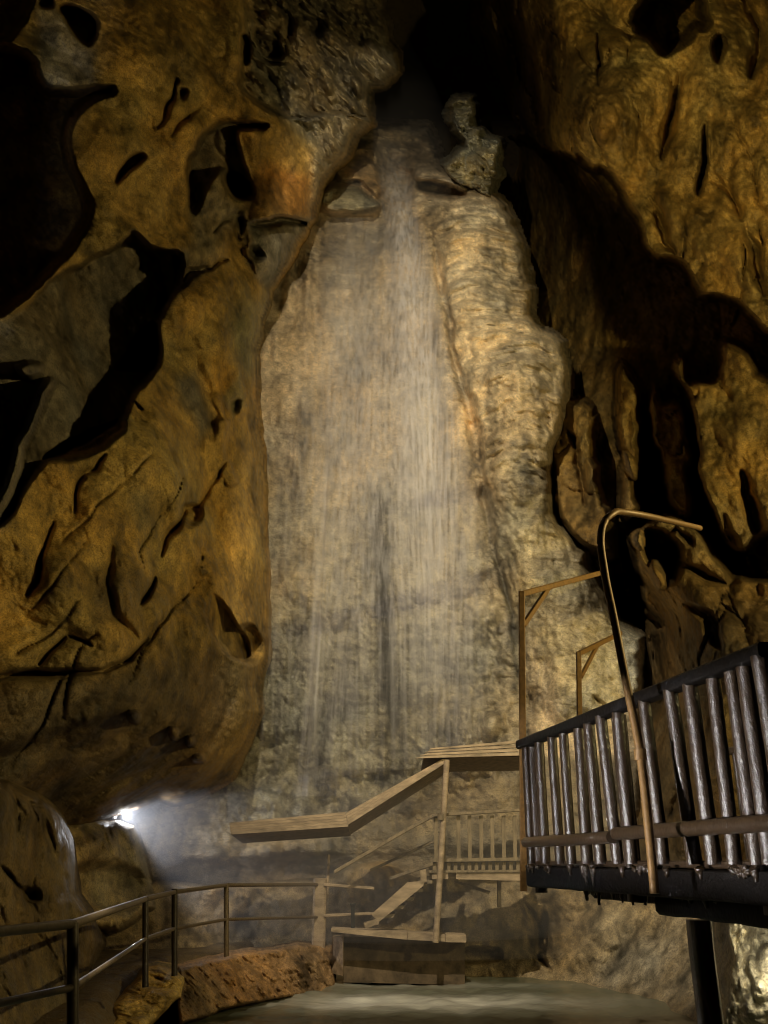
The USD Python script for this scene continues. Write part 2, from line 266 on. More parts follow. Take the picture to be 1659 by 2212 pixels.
L_tint = [(GREYT, GREYPOLY, 22, .9), (SLATE, PL1, 14, .8), (SLATE, [(408, 330), (425, 300), (450, 275), (500, 262), (515, 300), (540, 400), (545, 425), (500, 415), (470, 370), (440, 420), (420, 480), (408, 400)], 10, .7),  # grey over PL1 paints shade on planes turned from the lamp
          (GREYT, [(440, 420), (470, 370), (490, 420), (530, 460), (500, 500), (460, 580), (400, 620), (340, 690), (290, 720), (270, 640), (330, 560), (415, 545), (420, 470)], 22, .75),
          (ORANGE, [(540, 400), (560, 350), (676, 380), (678, 470), (530, 470)], 20, .9), (GREYT, [(530, 474), (676, 470), (642, 520), (582, 622), (556, 600)], 10, .9), ((.16, .15, .08), [(560, 640), (600, 580), (575, 800), (552, 830), (500, 780), (490, 700), (530, 600)], 25, .6),
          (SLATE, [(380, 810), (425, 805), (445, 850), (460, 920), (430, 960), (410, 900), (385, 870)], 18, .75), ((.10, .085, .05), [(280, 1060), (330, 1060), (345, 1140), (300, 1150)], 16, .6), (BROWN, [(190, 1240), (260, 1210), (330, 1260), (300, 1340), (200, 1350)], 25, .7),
          (BROWN, [(-230, 1480), (100, 1450), (320, 1420), (500, 1400), (545, 1440), (540, 1560), (420, 1725), (250, 1770), (-230, 1880)], 60, .9), (GREYT, [(75, -20), (130, 20), (190, 100), (205, 110), (200, 185), (90, 190), (80, 90)], 14, .8), ((.17, .16, .10), [(480, 860), (520, 800), (530, 880), (500, 905)], 8, .8)]  # large brown area paints the unlit shade of the overhanging underside
L_feat += fractures(7, (60, 900, 480, 1500), 118, 12, 180, 380, (1.5, 3), (.2, .4))
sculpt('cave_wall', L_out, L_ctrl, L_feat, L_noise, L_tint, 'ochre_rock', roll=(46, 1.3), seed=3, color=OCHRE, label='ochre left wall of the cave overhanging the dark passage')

# ---- flowstone cliff behind the falling water
B_out = [(470, 2150), (200, 2150), (100, 1950), (200, 1700), (420, 1660), (480, 1400), (490, 900), (500, 600), (560, 480), (640, 420), (690, 380), (700, 330), (750, 285), (800, 270), (924, 276), (940, 318), (948, 350), (965, 362), (985, 395),
         (1055, 418), (1090, 447), (1110, 493), (1130, 540), (1136, 591), (1146, 627), (1140, 678), (1152, 704), (1170, 718), (1190, 724), (1209, 743), (1216, 778), (1222, 808), (1219, 853), (1212, 898), (1200, 938), (1187, 973), (1187, 1018),
         (1188, 1108), (1200, 1128), (1225, 1153), (1240, 1183), (1260, 1193), (1265, 1228), (1280, 1250), (1286, 1268), (1305, 1288), (1318, 1326), (1330, 1350), (1384, 1377), (1387, 1404), (1382, 1442), (1384, 1500), (1390, 1700), (1400, 2150)]
B_ctrl = [(480, 2100, 19.8), (480, 1900, 20.5), (520, 1650, 21.5), (700, 1650, 21.6), (900, 1640, 21.6), (1100, 1600, 21), (1350, 1600, 20.4), (1380, 2000, 19.2), (900, 2000, 20), (560, 1300, 22.2), (800, 1300, 22.3), (1100, 1250, 21.8), (1250, 1250, 21.4),
          (560, 900, 22.6), (800, 900, 22.6), (1000, 900, 22.0), (1180, 900, 21.6), (600, 600, 23), (800, 600, 23), (1000, 600, 22.3), (1120, 600, 22.2), (700, 430, 23.6), (850, 400, 24.5), (1030, 430, 23.0), (800, 290, 27), (920, 300, 27)]
B_feat = [('swell', [(1000, 470), (1020, 620), (1050, 760), (1090, 900), (1100, 1020)], 90, .7), ('swell', [(1140, 760), (1150, 900)], 60, .7), ('swell', [(1130, 1010), (1140, 1150), (1200, 1300), (1250, 1500)], 80, .8),
          ('crack', [(935, 500), (960, 640), (985, 780), (1010, 880), (1040, 1010), (1060, 1150), (1085, 1260), (1110, 1330), (1118, 1480)], 16, .8), ('crack', [(1110, 1440), (1145, 1510), (1150, 1540)], 7, .8), ('crack', [(1280, 1500), (1310, 1530)], 6, .7), ('hole', [(1150, 640), (1165, 680)] + [(1175, 690), (1150, 700)], .5, 5),
          ('hole', [(717, 380), (725, 362), (750, 345), (780, 335), (805, 345), (820, 380), (826, 410), (812, 432), (790, 405), (770, 390), (740, 392)], -1.3, 9), ('hole', [(750, 345), (760, 318), (790, 308), (820, 330), (815, 350), (790, 330), (765, 335)], -1.0, 9),
          ('hole', [(684, 440), (700, 400), (740, 398), (775, 402), (800, 425), (825, 445), (815, 455), (760, 462), (715, 462)], -1.4, 10), ('hole', [(690, 468), (740, 470), (830, 462), (850, 480), (840, 530), (760, 560), (690, 545)], .35, 22),
          ('hole', [(890, 372), (930, 362), (975, 375), (1000, 395), (1004, 410), (960, 398), (900, 394)], -1.2, 8), ('hole', [(850, 348), (930, 340), (965, 365), (940, 372), (870, 365)], -.8, 8), ('hole', [(895, 397), (940, 395), (1002, 412), (1003, 425), (960, 425), (910, 415)], 1.6, 5),
          ('hole', [(826, 330), (884, 330), (892, 400), (880, 440), (832, 440), (828, 400)], 0.8, 14),
          ('hole', [(640, 1642), (672, 1630), (700, 1640), (690, 1665), (655, 1668)], .9, 8), ('bump', [(668, 1672), (700, 1650), (735, 1665), (725, 1690), (690, 1692)], .8, 16),
          ('hole', [(330, 1860), (1400, 1830), (1400, 1600), (1130, 1630), (960, 1660), (760, 1800), (500, 1830)], -.3, 20), ('hole', [(340, 1870), (700, 1855), (760, 1880), (700, 1925), (480, 1935), (340, 1930)], .5, 30)]
B_noise = [(0.9, (.3, .3, .22), 'f', 3, 2), (0.05, (.7, .7, 3.6), 'b', 4, 31), (0.34, (1.3, 1.3, 1.5), 'f', 5, 40), (0.20, (1.7, 1.7, .22), 'b', 3, 44), (0.022, (3, 3, 13), 'b', 3, 47), (0.06, (10, 10, 12), 'f', 3, 55),
           (0.42, (1.0, 1.0, 2.6), 'b', 4, 61, [(920, 440), (1100, 440), (1240, 800), (1200, 1000), (1180, 1040), (1010, 1020), (960, 700)], 45), (0.75, (1.6, 1.6, 1.1), 'b', 5, 72, [(540, 1300), (1060, 1250), (1120, 1400), (1120, 1700), (480, 1850), (400, 1800)], 110), (0.8, (0.9, 0.9, 0.6), 'f', 6, 66, [(540, 1080), (1060, 1120), (1120, 1400), (1120, 1700), (480, 1850), (400, 1800)], 90), (0.3, (2, 2, 1.6), 'b', 4, 69, [(1090, 1050), (1200, 1100), (1400, 1380), (1400, 1600), (1120, 1600), (1110, 1300)], 40)]
FLOW = (0.46, 0.365, 0.245); WETG = (0.31, 0.285, 0.21)
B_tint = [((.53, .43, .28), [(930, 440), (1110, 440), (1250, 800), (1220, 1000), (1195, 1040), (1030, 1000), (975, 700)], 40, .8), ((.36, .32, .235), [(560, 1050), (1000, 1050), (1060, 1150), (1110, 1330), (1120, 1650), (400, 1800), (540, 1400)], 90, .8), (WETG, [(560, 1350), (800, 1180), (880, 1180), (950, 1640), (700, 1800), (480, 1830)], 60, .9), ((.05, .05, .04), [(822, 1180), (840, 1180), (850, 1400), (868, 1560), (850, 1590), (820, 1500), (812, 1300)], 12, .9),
          ((.35, .31, .2), [(1080, 1000), (1190, 1000), (1270, 1220), (1380, 1380), (1380, 1550), (1250, 1560), (1130, 1350), (1080, 1150)], 40, .7), ((.78, .74, .58), [(1338, 1352), (1390, 1375), (1395, 1500), (1370, 1510), (1345, 1430)], 8, .95), ((.08, .075, .055), [(1075, 1240), (1095, 1260), (1118, 1360), (1122, 1500), (1105, 1490), (1100, 1340)], 8, .8), ((.16, .14, .095), [(690, 470), (830, 462), (850, 540), (800, 640), (740, 600), (690, 640), (680, 550)], 34, .55),  # near-white patch at lower right paints in stronger lamplight
          ((.30, .29, .22), [(684, 440), (700, 400), (775, 402), (825, 445), (760, 462)], 10, .9), ((.48, .33, .17), [(717, 380), (750, 330), (800, 308), (826, 410), (812, 432), (770, 390)], 10, .9), (BROWN, [(330, 1860), (1400, 1830), (1400, 2200), (330, 2200)], 30, .8), ((.16, .13, .085), [(960, 1660), (1130, 1640), (1400, 1640), (1400, 1860), (500, 1860), (760, 1800)], 14, .8)]  # dark tints below the roofs paint their shadow on the rock
sculpt('flowstone_cliff', B_out, B_ctrl, B_feat, B_noise, B_tint, 'flowstone', roll=(16, 0.8), warp=(5, 5), seed=21, color=FLOW, label='pale wet flowstone cliff that the waterfall runs down', streak=(1.3, 1.5, 1.6), mottled=.75, wet=[([(560, 1100), (1050, 1080), (1110, 1330), (1120, 1640), (480, 1830), (300, 1830), (500, 1650)], 50, .9), ([(1100, 950), (1200, 950), (1390, 1400), (1390, 1600), (1120, 1600)], 30, .7)])

# ---- right wall
R_out = [(1040, -230), (1036, 60), (1060, 110), (1100, 200), (1140, 290), (1080, 330), (1000, 420), (1000, 1900), (1120, 1935), (1500, 1960), (1930, 1960), (1930, -230)]
R_ctrl = [(1040, -200, 24), (1150, 0, 21), (1300, 0, 19.2), (1659, 0, 17), (1930, 0, 16.5), (1100, 330, 33), (1200, 300, 20.5), (1400, 300, 18.6), (1659, 300, 17), (1930, 300, 16.5), (1000, 700, 35), (1250, 600, 23), (1450, 600, 18.6), (1659, 600, 17), (1930, 600, 16.3),
          (1000, 1000, 28), (1200, 1000, 21), (1400, 1000, 18.8), (1659, 1000, 16.8), (1930, 1000, 16), (1000, 1500, 27), (1250, 1300, 21), (1450, 1300, 18.4), (1659, 1300, 16.4), (1930, 1300, 15.5), (1380, 1500, 24), (1300, 1430, 26), (1370, 1380, 25), (1440, 1420, 20), (1500, 1600, 17.5), (1659, 1600, 15.8), (1930, 1600, 15), (1100, 1900, 24), (1500, 1900, 17), (1930, 1900, 14.5)]
SH = [(1000, 330), (1140, 290), (1165, 325), (1200, 333), (1255, 342), (1270, 362), (1312, 366), (1345, 410), (1365, 450), (1380, 490), (1402, 556), (1440, 560), (1480, 578), (1505, 630), (1512, 650), (1560, 640), (1620, 680), (1665, 730), (1760, 760), (1930, 800),
      (1930, 840), (1640, 830), (1625, 770), (1600, 750), (1560, 735), (1555, 770), (1550, 830), (1500, 820), (1475, 830), (1478, 760), (1440, 790), (1500, 880), (1510, 960), (1500, 1010), (1520, 1080), (1540, 1110), (1560, 1180), (1600, 1200), (1640, 1150), (1930, 1150), (1930, 1250), (1600, 1260), (1540, 1200),
      (1500, 1130), (1440, 1100), (1400, 1120), (1360, 1150), (1380, 1230), (1390, 1330), (1390, 1500), (1000, 1500)]  # recess carved along a cast shadow outline so the area goes black
def upoly(z, s, ou, ov): return [(x * s + ou, y * s + ov) for x, y in z]
PIN1 = [(1345, 768), (1330, 793), (1322, 828), (1320, 908), (1335, 958), (1350, 1020), (1375, 1040), (1390, 1000), (1390, 928), (1385, 853), (1370, 813)]
PIN2 = [(1410, 828), (1395, 858), (1395, 918), (1405, 958), (1425, 998), (1430, 1053), (1435, 1095), (1497, 1130), (1497, 1058), (1487, 1018), (1502, 998), (1502, 948), (1487, 928), (1492, 898), (1477, 873), (1450, 863), (1430, 873), (1425, 838)]
FLK = [(1190, 850), (1225, 853), (1275, 853), (1290, 898), (1285, 928), (1295, 998), (1302, 1068), (1325, 1098), (1335, 1150), (1330, 1220), (1265, 1200), (1215, 1150), (1187, 1103), (1180, 978)]
R_feat = [('hole', SH, 9.0, 10), ('bump', FLK, 7.0, 22), ('bump', PIN1, 7.2, 20), ('bump', PIN2, 7.2, 20), 
          
          ('bump', [(1340, 960), (1380, 1000), (1370, 1060), (1390, 1100), (1345, 1130), (1325, 1080)], 7.5, 18), ('bump', [(1350, 1140), (1385, 1135), (1400, 1195), (1360, 1180)], 7.5, 18), ('bump', [(1410, 1195), (1440, 1210), (1445, 1260), (1425, 1285), (1405, 1250)], 3.0, 14),
          ('crack', [(1225, 923), (1245, 978), (1255, 1038), (1262, 1090)], 8, 2.0), ('crack', [(1295, 60), (1293, 130), (1290, 185)], 7, 1.0), ('hole', [(1365, 50), (1380, 20), (1410, -20), (1490, -60), (1520, 30), (1525, 55), (1500, 55), (1490, 80), (1455, 95), (1435, 115), (1415, 90), (1395, 70)], 9.0, 14),
          ('hole', [(1540, 85), (1552, 75), (1566, 95), (1562, 120), (1550, 138), (1538, 110)], 1.5, 6), ('crack', [(1470, 150), (1465, 210), (1455, 260), (1440, 300), (1425, 340)], 13, 2.0), ('crack', [(1525, 268), (1522, 330), (1515, 380), (1505, 420)], 11, 1.8), ('crack', [(1590, -20), (1640, 60), (1640, 120), (1625, 170)], 14, 1.8),
          ('crack', [(1185, 150), (1195, 175), (1208, 198)], 8, 1.0), ('crack', [(1040, 40), (1060, 110), (1100, 200), (1130, 260), (1150, 320)], 18, 1.2), ('crack', [(1110, 70), (1130, 150), (1155, 230), (1160, 300)], 12, 1.2), ('crack', [(1150, 180), (1160, 250), (1175, 310)], 10, .8),
          ('crack', [(1260, 10), (1300, 40), (1350, 60), (1400, 90)], 10, 1.0), ('crack', [(1400, 420), (1420, 480), (1440, 540)], 14, .9), ('crack', [(1530, 370), (1580, 420), (1600, 470)], 12, .8), ('crack', [(1455, 560), (1430, 500), (1390, 440)], 12, .8), ('crack', [(1610, 480), (1630, 560), (1650, 640)], 16, .9),
          ('hole', [(1311, 1140), (1346, 1133), (1350, 1171), (1357, 1218), (1365, 1257), (1377, 1303), (1435, 1350), (1388, 1357), (1346, 1338), (1326, 1257), (1319, 1191)], 4.5, 16), ('hole', [(1388, 1144), (1427, 1148), (1462, 1179), (1473, 1218), (1450, 1264), (1427, 1233), (1404, 1195)], 4.5, 16), ('crack', [(1560, 1110), (1580, 1190), (1575, 1280)], 16, 2.0), ('crack', [(1600, 1020), (1625, 1110), (1640, 1200)], 18, 2.2), ('crack', [(1470, 1215), (1510, 1235), (1545, 1250), (1565, 1262)], 10, 1.8), ('crack', [(1500, 1180), (1460, 1140), (1430, 1165)], 9, 1.2), ('crack', [(1590, 1180), (1620, 1220), (1640, 1290)], 20, 1.5), ('crack', [(1480, 1300), (1530, 1330), (1560, 1400)], 14, 1.2), ('hole', [(1545, 1160), (1580, 1150), (1600, 1200), (1590, 1260), (1565, 1240)], 2.0, 10), ('crack', [(1400, 1350), (1420, 1430), (1440, 1500)], 16, 1.5)]
R_feat += fractures(60, (1150, -60, 1700, 1500), 97, 18, 60, 240, (1.8, 3.8), (.2, .55))
R_noise = [(1.6, (.33, .33, .2), 'f', 3, 5), (0.6, (.7, .7, .26), 'b', 4, 8), (0.30, (3, 3, 1.4), 'f', 4, 15), (0.06, (7, 7, 5), 'b', 3, 18)]
R_tint = [((.19, .125, .05), [(1180, 1050), (1350, 1000), (1500, 1120), (1930, 1050), (1930, 1960), (1000, 1960)], 60, .75), (BROWN, [(1380, 1350), (1930, 1200), (1930, 1960), (1000, 1960), (1300, 1400)], 50, .7), (BROWN, [(1030, -200), (1300, -200), (1200, 60), (1280, 160), (1150, 330), (1060, 120)], 40, .55), ((.22, .14, .055), [(1240, 120), (1330, 100), (1350, 300), (1250, 330)], 40, .5)]  # lower browns put the dim light there into the rock colour
sculpt('cave_wall', R_out, R_ctrl, R_feat, R_noise, R_tint, 'ochre_rock', roll=(20, 1.2), seed=57, color=OCHRE, label='ochre right wall of the cave with rock pinnacles and recesses carved in for its shadow')

# ---- tufa crag on the right shoulder of the cliff
D_out = upoly([(1150, 150), (1245, 140), (1265, 230), (1260, 330), (1310, 380), (1430, 440), (1415, 560), (1390, 720), (1372, 770), (1290, 745), (1190, 715), (1110, 640), (1075, 575), (1170, 490), (1230, 465), (1190, 400), (1165, 310), (1135, 260), (1125, 190)], .3268, 609.9, 169.4)
sculpt('tufa_crag', D_out, [(980, 200, 22.6), (1080, 200, 22.6), (980, 420, 22.3), (1080, 420, 22.3), (1020, 300, 22.1)], [('crack', [(985, 250), (1010, 300)], 6, .5), ('crack', [(1030, 330), (1060, 380)], 6, .5)],
       [(1.1, (1.3, 1.3, 1.3), 'b', 5, 3), (.45, (4, 4, 4), 'b', 4, 9)], [], 'flowstone', roll=(7, .6), warp=(10, 12), seed=88, step=1.0, color=(.33, .31, .23), label='grey spiky tufa crag on the right shoulder of the cliff', cat='crag')

# ---- lower left walls
F_out = [(-230, 1650), (20, 1690), (80, 1720), (130, 1770), (150, 1815), (160, 1870), (168, 1930), (200, 1975), (215, 2030), (190, 2110), (120, 2330), (-230, 2330)]
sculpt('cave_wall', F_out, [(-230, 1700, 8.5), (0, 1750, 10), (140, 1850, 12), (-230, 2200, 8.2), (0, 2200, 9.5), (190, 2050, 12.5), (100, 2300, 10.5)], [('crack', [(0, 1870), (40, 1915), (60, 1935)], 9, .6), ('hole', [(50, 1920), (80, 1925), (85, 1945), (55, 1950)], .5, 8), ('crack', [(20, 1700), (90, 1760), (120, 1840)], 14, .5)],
       [(1.0, (.4, .4, .35), 'f', 3, 1), (.35, (1.2, 1.2, .9), 'b', 4, 7), (.1, (5, 5, 4), 'f', 3, 11)], [], 'ochre_rock', roll=(30, 1.0), seed=101, color=(.12, .082, .036), label='lower left cave wall behind the near railing')  # dark base colour stands in for the weak light on this wall
G_out = [(100, 1770), (200, 1765), (290, 1780), (305, 1830), (325, 1890), (330, 1960), (250, 2010), (180, 2000), (100, 1900)]
sculpt('rock_buttress', G_out, [(120, 1800, 15), (290, 1800, 17.2), (150, 1980, 14.5), (320, 1980, 17)], [('hole', [(120, 1880), (200, 1860), (320, 1885), (330, 1960), (150, 1980)], .8, 20)],
       [(.8, (.5, .5, .4), 'f', 3, 4), (.3, (1.4, 1.4, 1.1), 'b', 4, 9)], [], 'ochre_rock', roll=(18, .9), seed=131, color=(.26, .2, .11), label='smooth rock buttress at the mouth of the lamp-lit side passage')
# ---- low walls round the pool
H_out = [(150, 1925), (340, 1905), (480, 1912), (700, 1900), (760, 1870), (830, 1860), (900, 1900), (1000, 1890), (1130, 1900), (1300, 1900), (1560, 1900), (1560, 2400), (1450, 2330), (1300, 2260), (1100, 2220), (900, 2190), (700, 2190), (400, 2230), (150, 2230)]
sculpt('cave_wall', H_out, [(150, 1930, 18.5), (400, 1930, 19.5), (700, 1930, 19.6), (900, 1930, 19.4), (1130, 1930, 19.0), (1350, 1930, 18), (1540, 1930, 15.5), (200, 2110, 18), (720, 2105, 18.8), (900, 2108, 18.6), (1130, 2115, 18.3), (1300, 2140, 17.0), (1420, 2175, 15.1), (1500, 2212, 13.4), (1540, 2350, 11.4)],
       [('swell', [(1050, 2040), (1100, 1990), (1130, 1970)], 60, .35), ('crack', [(1140, 1950), (1170, 2010), (1160, 2060), (1190, 2100)], 10, .6), ('hole', [(1000, 2045), (1090, 2050), (1080, 2075), (1000, 2080)], .4, 8), ('hole', [(1160, 2010), (1180, 1960), (1190, 2050), (1165, 2060)], .5, 10)],
       [(.8, (.5, .5, .4), 'f', 3, 1), (.36, (1.0, 1.0, .8), 'b', 4, 7), (.14, (4, 4, 3), 'f', 4, 11)], [((.36, .30, .21), [(1270, 1940), (1560, 1940), (1560, 2200), (1250, 2120)], 40, .8), ((.27, .21, .13), [(1000, 1900), (1270, 1900), (1250, 2120), (900, 2110)], 30, .5)], 'ochre_rock', roll=(10, .4), seed=151, color=(.25, .185, .105), label='low rock wall round the back and right of the pool')
# ---- bright rock below the platform
K_out = [(1540, 1930), (1930, 1900), (1930, 2330), (1500, 2330), (1535, 2200), (1545, 2050)]
sculpt('cave_wall', K_out, [(1540, 1950, 9.5), (1930, 1950, 7.5), (1540, 2300, 9.3), (1930, 2300, 7.5), (1600, 2100, 8.8)], [('ridge', [(1610, 1960), (1640, 2060), (1620, 2200)], 60, .6)],
       [(.5, (.8, .8, .8), 'f', 3, 1), (.4, (1.6, 1.6, 1.6), 'b', 4, 7), (.12, (6, 6, 6), 'b', 3, 11)], [], 'ochre_rock', roll=(30, .6), seed=171, color=(.40, .35, .23), mottled=.5, label='bright wet rock wall under the viewing platform')
# ---- near rock at the pool's left bank
N_out = [(190, 2330), (215, 2240), (240, 2170), (280, 2130), (308, 2090), (340, 2082), (378, 2086), (398, 2110), (392, 2150), (360, 2175), (320, 2215), (300, 2330)]
sculpt('bank_boulder', N_out, [(200, 2300, 10), (390, 2100, 13), (300, 2100, 12.8), (310, 2300, 10.2)], [('crack', [(325, 2110), (350, 2118)], 6, .3)], [(.5, (.9, .9, .9), 'f', 3, 1), (.22, (2.2, 2.2, 1.6), 'b', 4, 7), (.07, (9, 9, 9), 'b', 2, 11)], [], 'ochre_rock', roll=(22, .7), seed=191, step=1.0, color=(.36, .25, .085), label='ochre boulder on the near left bank of the pool', cat='boulder')
M_out = [(385, 2085), (480, 2070), (560, 2060), (650, 2045), (720, 2042), (725, 2150), (640, 2155), (520, 2175), (430, 2200), (390, 2210)]
sculpt('bank_rubble', M_out, [(385, 2090, 13.5), (720, 2050, 17.6), (560, 2065, 15.6), (390, 2160, 12.9), (720, 2110, 17.2), (560, 2125, 15)], [], [(.35, (1.2, 1.2, 1.2), 'f', 3, 1), (.25, (2.2, 2.2, 2.2), 'b', 4, 7), (.07, (9, 9, 9), 'b', 2, 11)], [], 'ochre_rock', roll=(8, .4), seed=211, step=1.0, color=(.25, .15, .07), label='rubble bank between the railed walkway and the pool')

# ---- chamber shell all round (the cave goes on behind and above the viewer)
sh = trimesh.creation.icosphere(6, 1.0); v = sh.vertices
rad = 1 + 0.25 * (meshkit.fbm(v * 2.2 + 5, 4, 77) - .5)
v = v * rad[:, None] * np.array([24, 58, 40]) + np.array([0, 10, 10])
fc = sh.faces[:, ::-1]; fc = fc[v[fc][:, :, 1].min(1) > 1.0]; uq, iv = np.unique(fc, return_inverse=True); v, fc = v[uq], iv.reshape(-1, 3)
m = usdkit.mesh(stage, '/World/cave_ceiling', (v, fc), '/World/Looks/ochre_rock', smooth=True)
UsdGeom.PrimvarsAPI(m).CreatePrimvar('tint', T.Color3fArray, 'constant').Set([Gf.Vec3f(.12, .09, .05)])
tag(m.GetPrim(), 'dark rock vault of the cave chamber overhead', None, None, 'structure')

# ---- floor and pool
g = 140; gx, gy = np.meshgrid(np.linspace(-12, 9, g), np.linspace(-4, 21, g))
bed = np.array([at_z(u, v, -0.4)[:2] for u, v in [(250, 2330), (330, 2195), (430, 2135), (560, 2105), (720, 2085), (1000, 2085), (1250, 2098), (1420, 2120), (1700, 2160), (1900, 2330)]])
poolpoly = np.vstack([bed, [[bed[-1][0], 2], [bed[0][0], 2]]])
dpool = sdf(poolpoly, gx, gy)
gz = 0.1 + .25 * (meshkit.fbm(np.stack([gx, gy, gx * 0], -1) * .8, 4, 5) - .5) - 1.6 * sstep(-.5, .7, dpool)
gidx = np.arange(g * g).reshape(g, g); a, b, c, d = (x.ravel() for x in (gidx[:-1, :-1], gidx[:-1, 1:], gidx[1:, 1:], gidx[1:, :-1]))
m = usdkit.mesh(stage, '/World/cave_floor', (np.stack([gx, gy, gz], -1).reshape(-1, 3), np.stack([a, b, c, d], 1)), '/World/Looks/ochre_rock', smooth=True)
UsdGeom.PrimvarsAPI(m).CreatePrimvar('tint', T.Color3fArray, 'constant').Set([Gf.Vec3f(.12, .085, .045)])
tag(m.GetPrim(), 'dark uneven rock floor of the cave beside the pool', None, None, 'structure')
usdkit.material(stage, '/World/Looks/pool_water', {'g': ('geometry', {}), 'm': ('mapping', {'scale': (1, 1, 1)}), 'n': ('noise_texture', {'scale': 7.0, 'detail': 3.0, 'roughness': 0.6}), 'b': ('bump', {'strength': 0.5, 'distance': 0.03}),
    'f': ('attribute', {'attribute': 'splash_sheen'}), 'c': ('mix', {'mix_type': 'mix', 'color1': (.085, .092, .062), 'color2': (.66, .65, .60)}),
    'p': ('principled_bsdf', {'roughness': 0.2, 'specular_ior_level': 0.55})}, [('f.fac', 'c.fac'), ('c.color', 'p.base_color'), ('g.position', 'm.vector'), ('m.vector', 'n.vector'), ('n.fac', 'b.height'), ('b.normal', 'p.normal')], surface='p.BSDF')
wx, wy = np.meshgrid(np.linspace(-6, 9, 260), np.linspace(1, 20, 330)); q = np.stack([wx, wy, 0 * wx], -1)
wz = -0.4 + .10 * (meshkit.fbm(q * 1.3, 3, 301) - .5) + .05 * (meshkit.fbm(q * 3.5 + 7, 2, 305) - .5)
wi = np.arange(260 * 330).reshape(330, 260); a, b, c, d = (x.ravel() for x in (wi[:-1, :-1], wi[:-1, 1:], wi[1:, 1:], wi[1:, :-1]))
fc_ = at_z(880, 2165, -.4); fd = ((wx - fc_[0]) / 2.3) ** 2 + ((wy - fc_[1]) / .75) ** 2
splash_sheen = np.exp(-fd) * np.clip(.45 + 1.1 * meshkit.fbm(q * [2.2, 3.5, 1] + 4, 4, 320), 0, 1.2) + .35 * np.exp(-((wx - fc_[0] + .6) / 3.2) ** 2 - ((wy - fc_[1] - 1.9) / .5) ** 2)  # pale splash patch that also paints in the lit cliff's reflection
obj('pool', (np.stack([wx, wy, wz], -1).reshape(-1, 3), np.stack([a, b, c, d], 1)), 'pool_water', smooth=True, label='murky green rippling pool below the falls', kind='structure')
UsdGeom.PrimvarsAPI(stage.GetPrimAtPath('/World/pool')).CreatePrimvar('splash_sheen', T.Color3fArray, 'vertex').Set(Vt.Vec3fArray.FromNumpy(np.repeat(np.clip(splash_sheen, 0, 1).reshape(-1, 1), 3, 1).astype(np.float32)))

# ------------------------------------------------------------------ timber, steel and roofs
def frame_of(d, up=(0, 0, 1)):
    d = np.asarray(d, float); d = d / np.linalg.norm(d); x = np.cross(up, d)
    if np.linalg.norm(x) < 1e-3: x = np.cross((0, 1, 0), d)
    x /= np.linalg.norm(x); return x, np.cross(d, x), d
def beam(p0, p1, w, h, ch=None, up=(0, 0, 1), seg=1, wob=0.0, seed=0):
    """A chamfered timber from p0 to p1: w across, h along up."""
    p0, p1 = np.asarray(p0, float), np.asarray(p1, float); x, y, d = frame_of(p1 - p0, up)
    ch = min(w, h) * .18 if ch is None else ch; a, b = w / 2, h / 2
    ring = np.array([(a, -b + ch), (a, b - ch), (a - ch, b), (-a + ch, b), (-a, b - ch), (-a, -b + ch), (-a + ch, -b), (a - ch, -b)])
    V = []; r = np.random.default_rng(seed)
    for i in range(seg + 1):
        t = i / seg; c = p0 + (p1 - p0) * t; k = 1 + wob * (r.random(8) - .5)
        V.append(c + (ring[:, :1] * k[:, None]) * x + (ring[:, 1:] * k[:, None]) * y)
    V = np.vstack(V); n = 8; Fq = []
    for i in range(seg):
        for j in range(n):
            A, B, C, D = i * n + j, i * n + (j + 1) % n, (i + 1) * n + (j + 1) % n, (i + 1) * n + j; Fq += [(A, B, C), (A, C, D)]
    for j in range(1, n - 1): Fq += [(0, j + 1, j), (seg * n, seg * n + j, seg * n + j + 1)]
    return trimesh.Trimesh(V, Fq, process=False)
def pipe(pts, r, n=12, wob=0.0, seed=0, cap=True):
    pts = np.asarray(pts, float); t = np.gradient(pts, axis=0); V = []; x = None; rg = np.random.default_rng(seed)
    for i, (p, d) in enumerate(zip(pts, t)):
        d = d / np.linalg.norm(d)
        if x is None: x, y, _ = frame_of(d, (0.3, 1, 0.1))
        x = x - d * (x @ d); x /= np.linalg.norm(x); y = np.cross(d, x); an = np.arange(n) * 2 * np.pi / n
        rr = (r[i] if np.ndim(r) else r) * (1 + wob * (rg.random(n) - .5))
        V.append(p + (np.cos(an) * rr)[:, None] * x + (np.sin(an) * rr)[:, None] * y)
    V = np.vstack(V); Fq = []
    for i in range(len(pts) - 1):
        for j in range(n):
            A, B, C, D = i * n + j, i * n + (j + 1) % n, (i + 1) * n + (j + 1) % n, (i + 1) * n + j; Fq += [(A, B, C), (A, C, D)]
    e = (len(pts) - 1) * n
    for j in range(1, n - 1): Fq += [(0, j + 1, j), (e, e + j, e + j + 1)]
    return trimesh.Trimesh(V, Fq, process=False)
def smoothpath(pts, n=40):
    pts = np.asarray(pts, float); L = np.r_[0, np.cumsum(np.linalg.norm(np.diff(pts, axis=0), axis=1))]
    from scipy.interpolate import PchipInterpolator
    return PchipInterpolator(L, pts)(np.linspace(0, L[-1], n))
def plate(uv, Y, th, dY=0.0):
    """A flat board whose front face stands at depth Y (Y may be one number per corner), th metres thick."""
    Ys = np.broadcast_to(Y, len(uv)); f = np.array([at(u, v, y) for (u, v), y in zip(uv, Ys)]); n = len(f)
    b = f + np.array([0, th, dY]); V = np.vstack([f, b]); Fq = []
    for j in range(1, n - 1): Fq += [(0, j, j + 1), (n, n + j + 1, n + j)]
    for j in range(n): k = (j + 1) % n; Fq += [(j, n + j, n + k), (j, n + k, k)]
    m = trimesh.Trimesh(V, Fq, process=False); trimesh.repair.fix_normals(m); return m
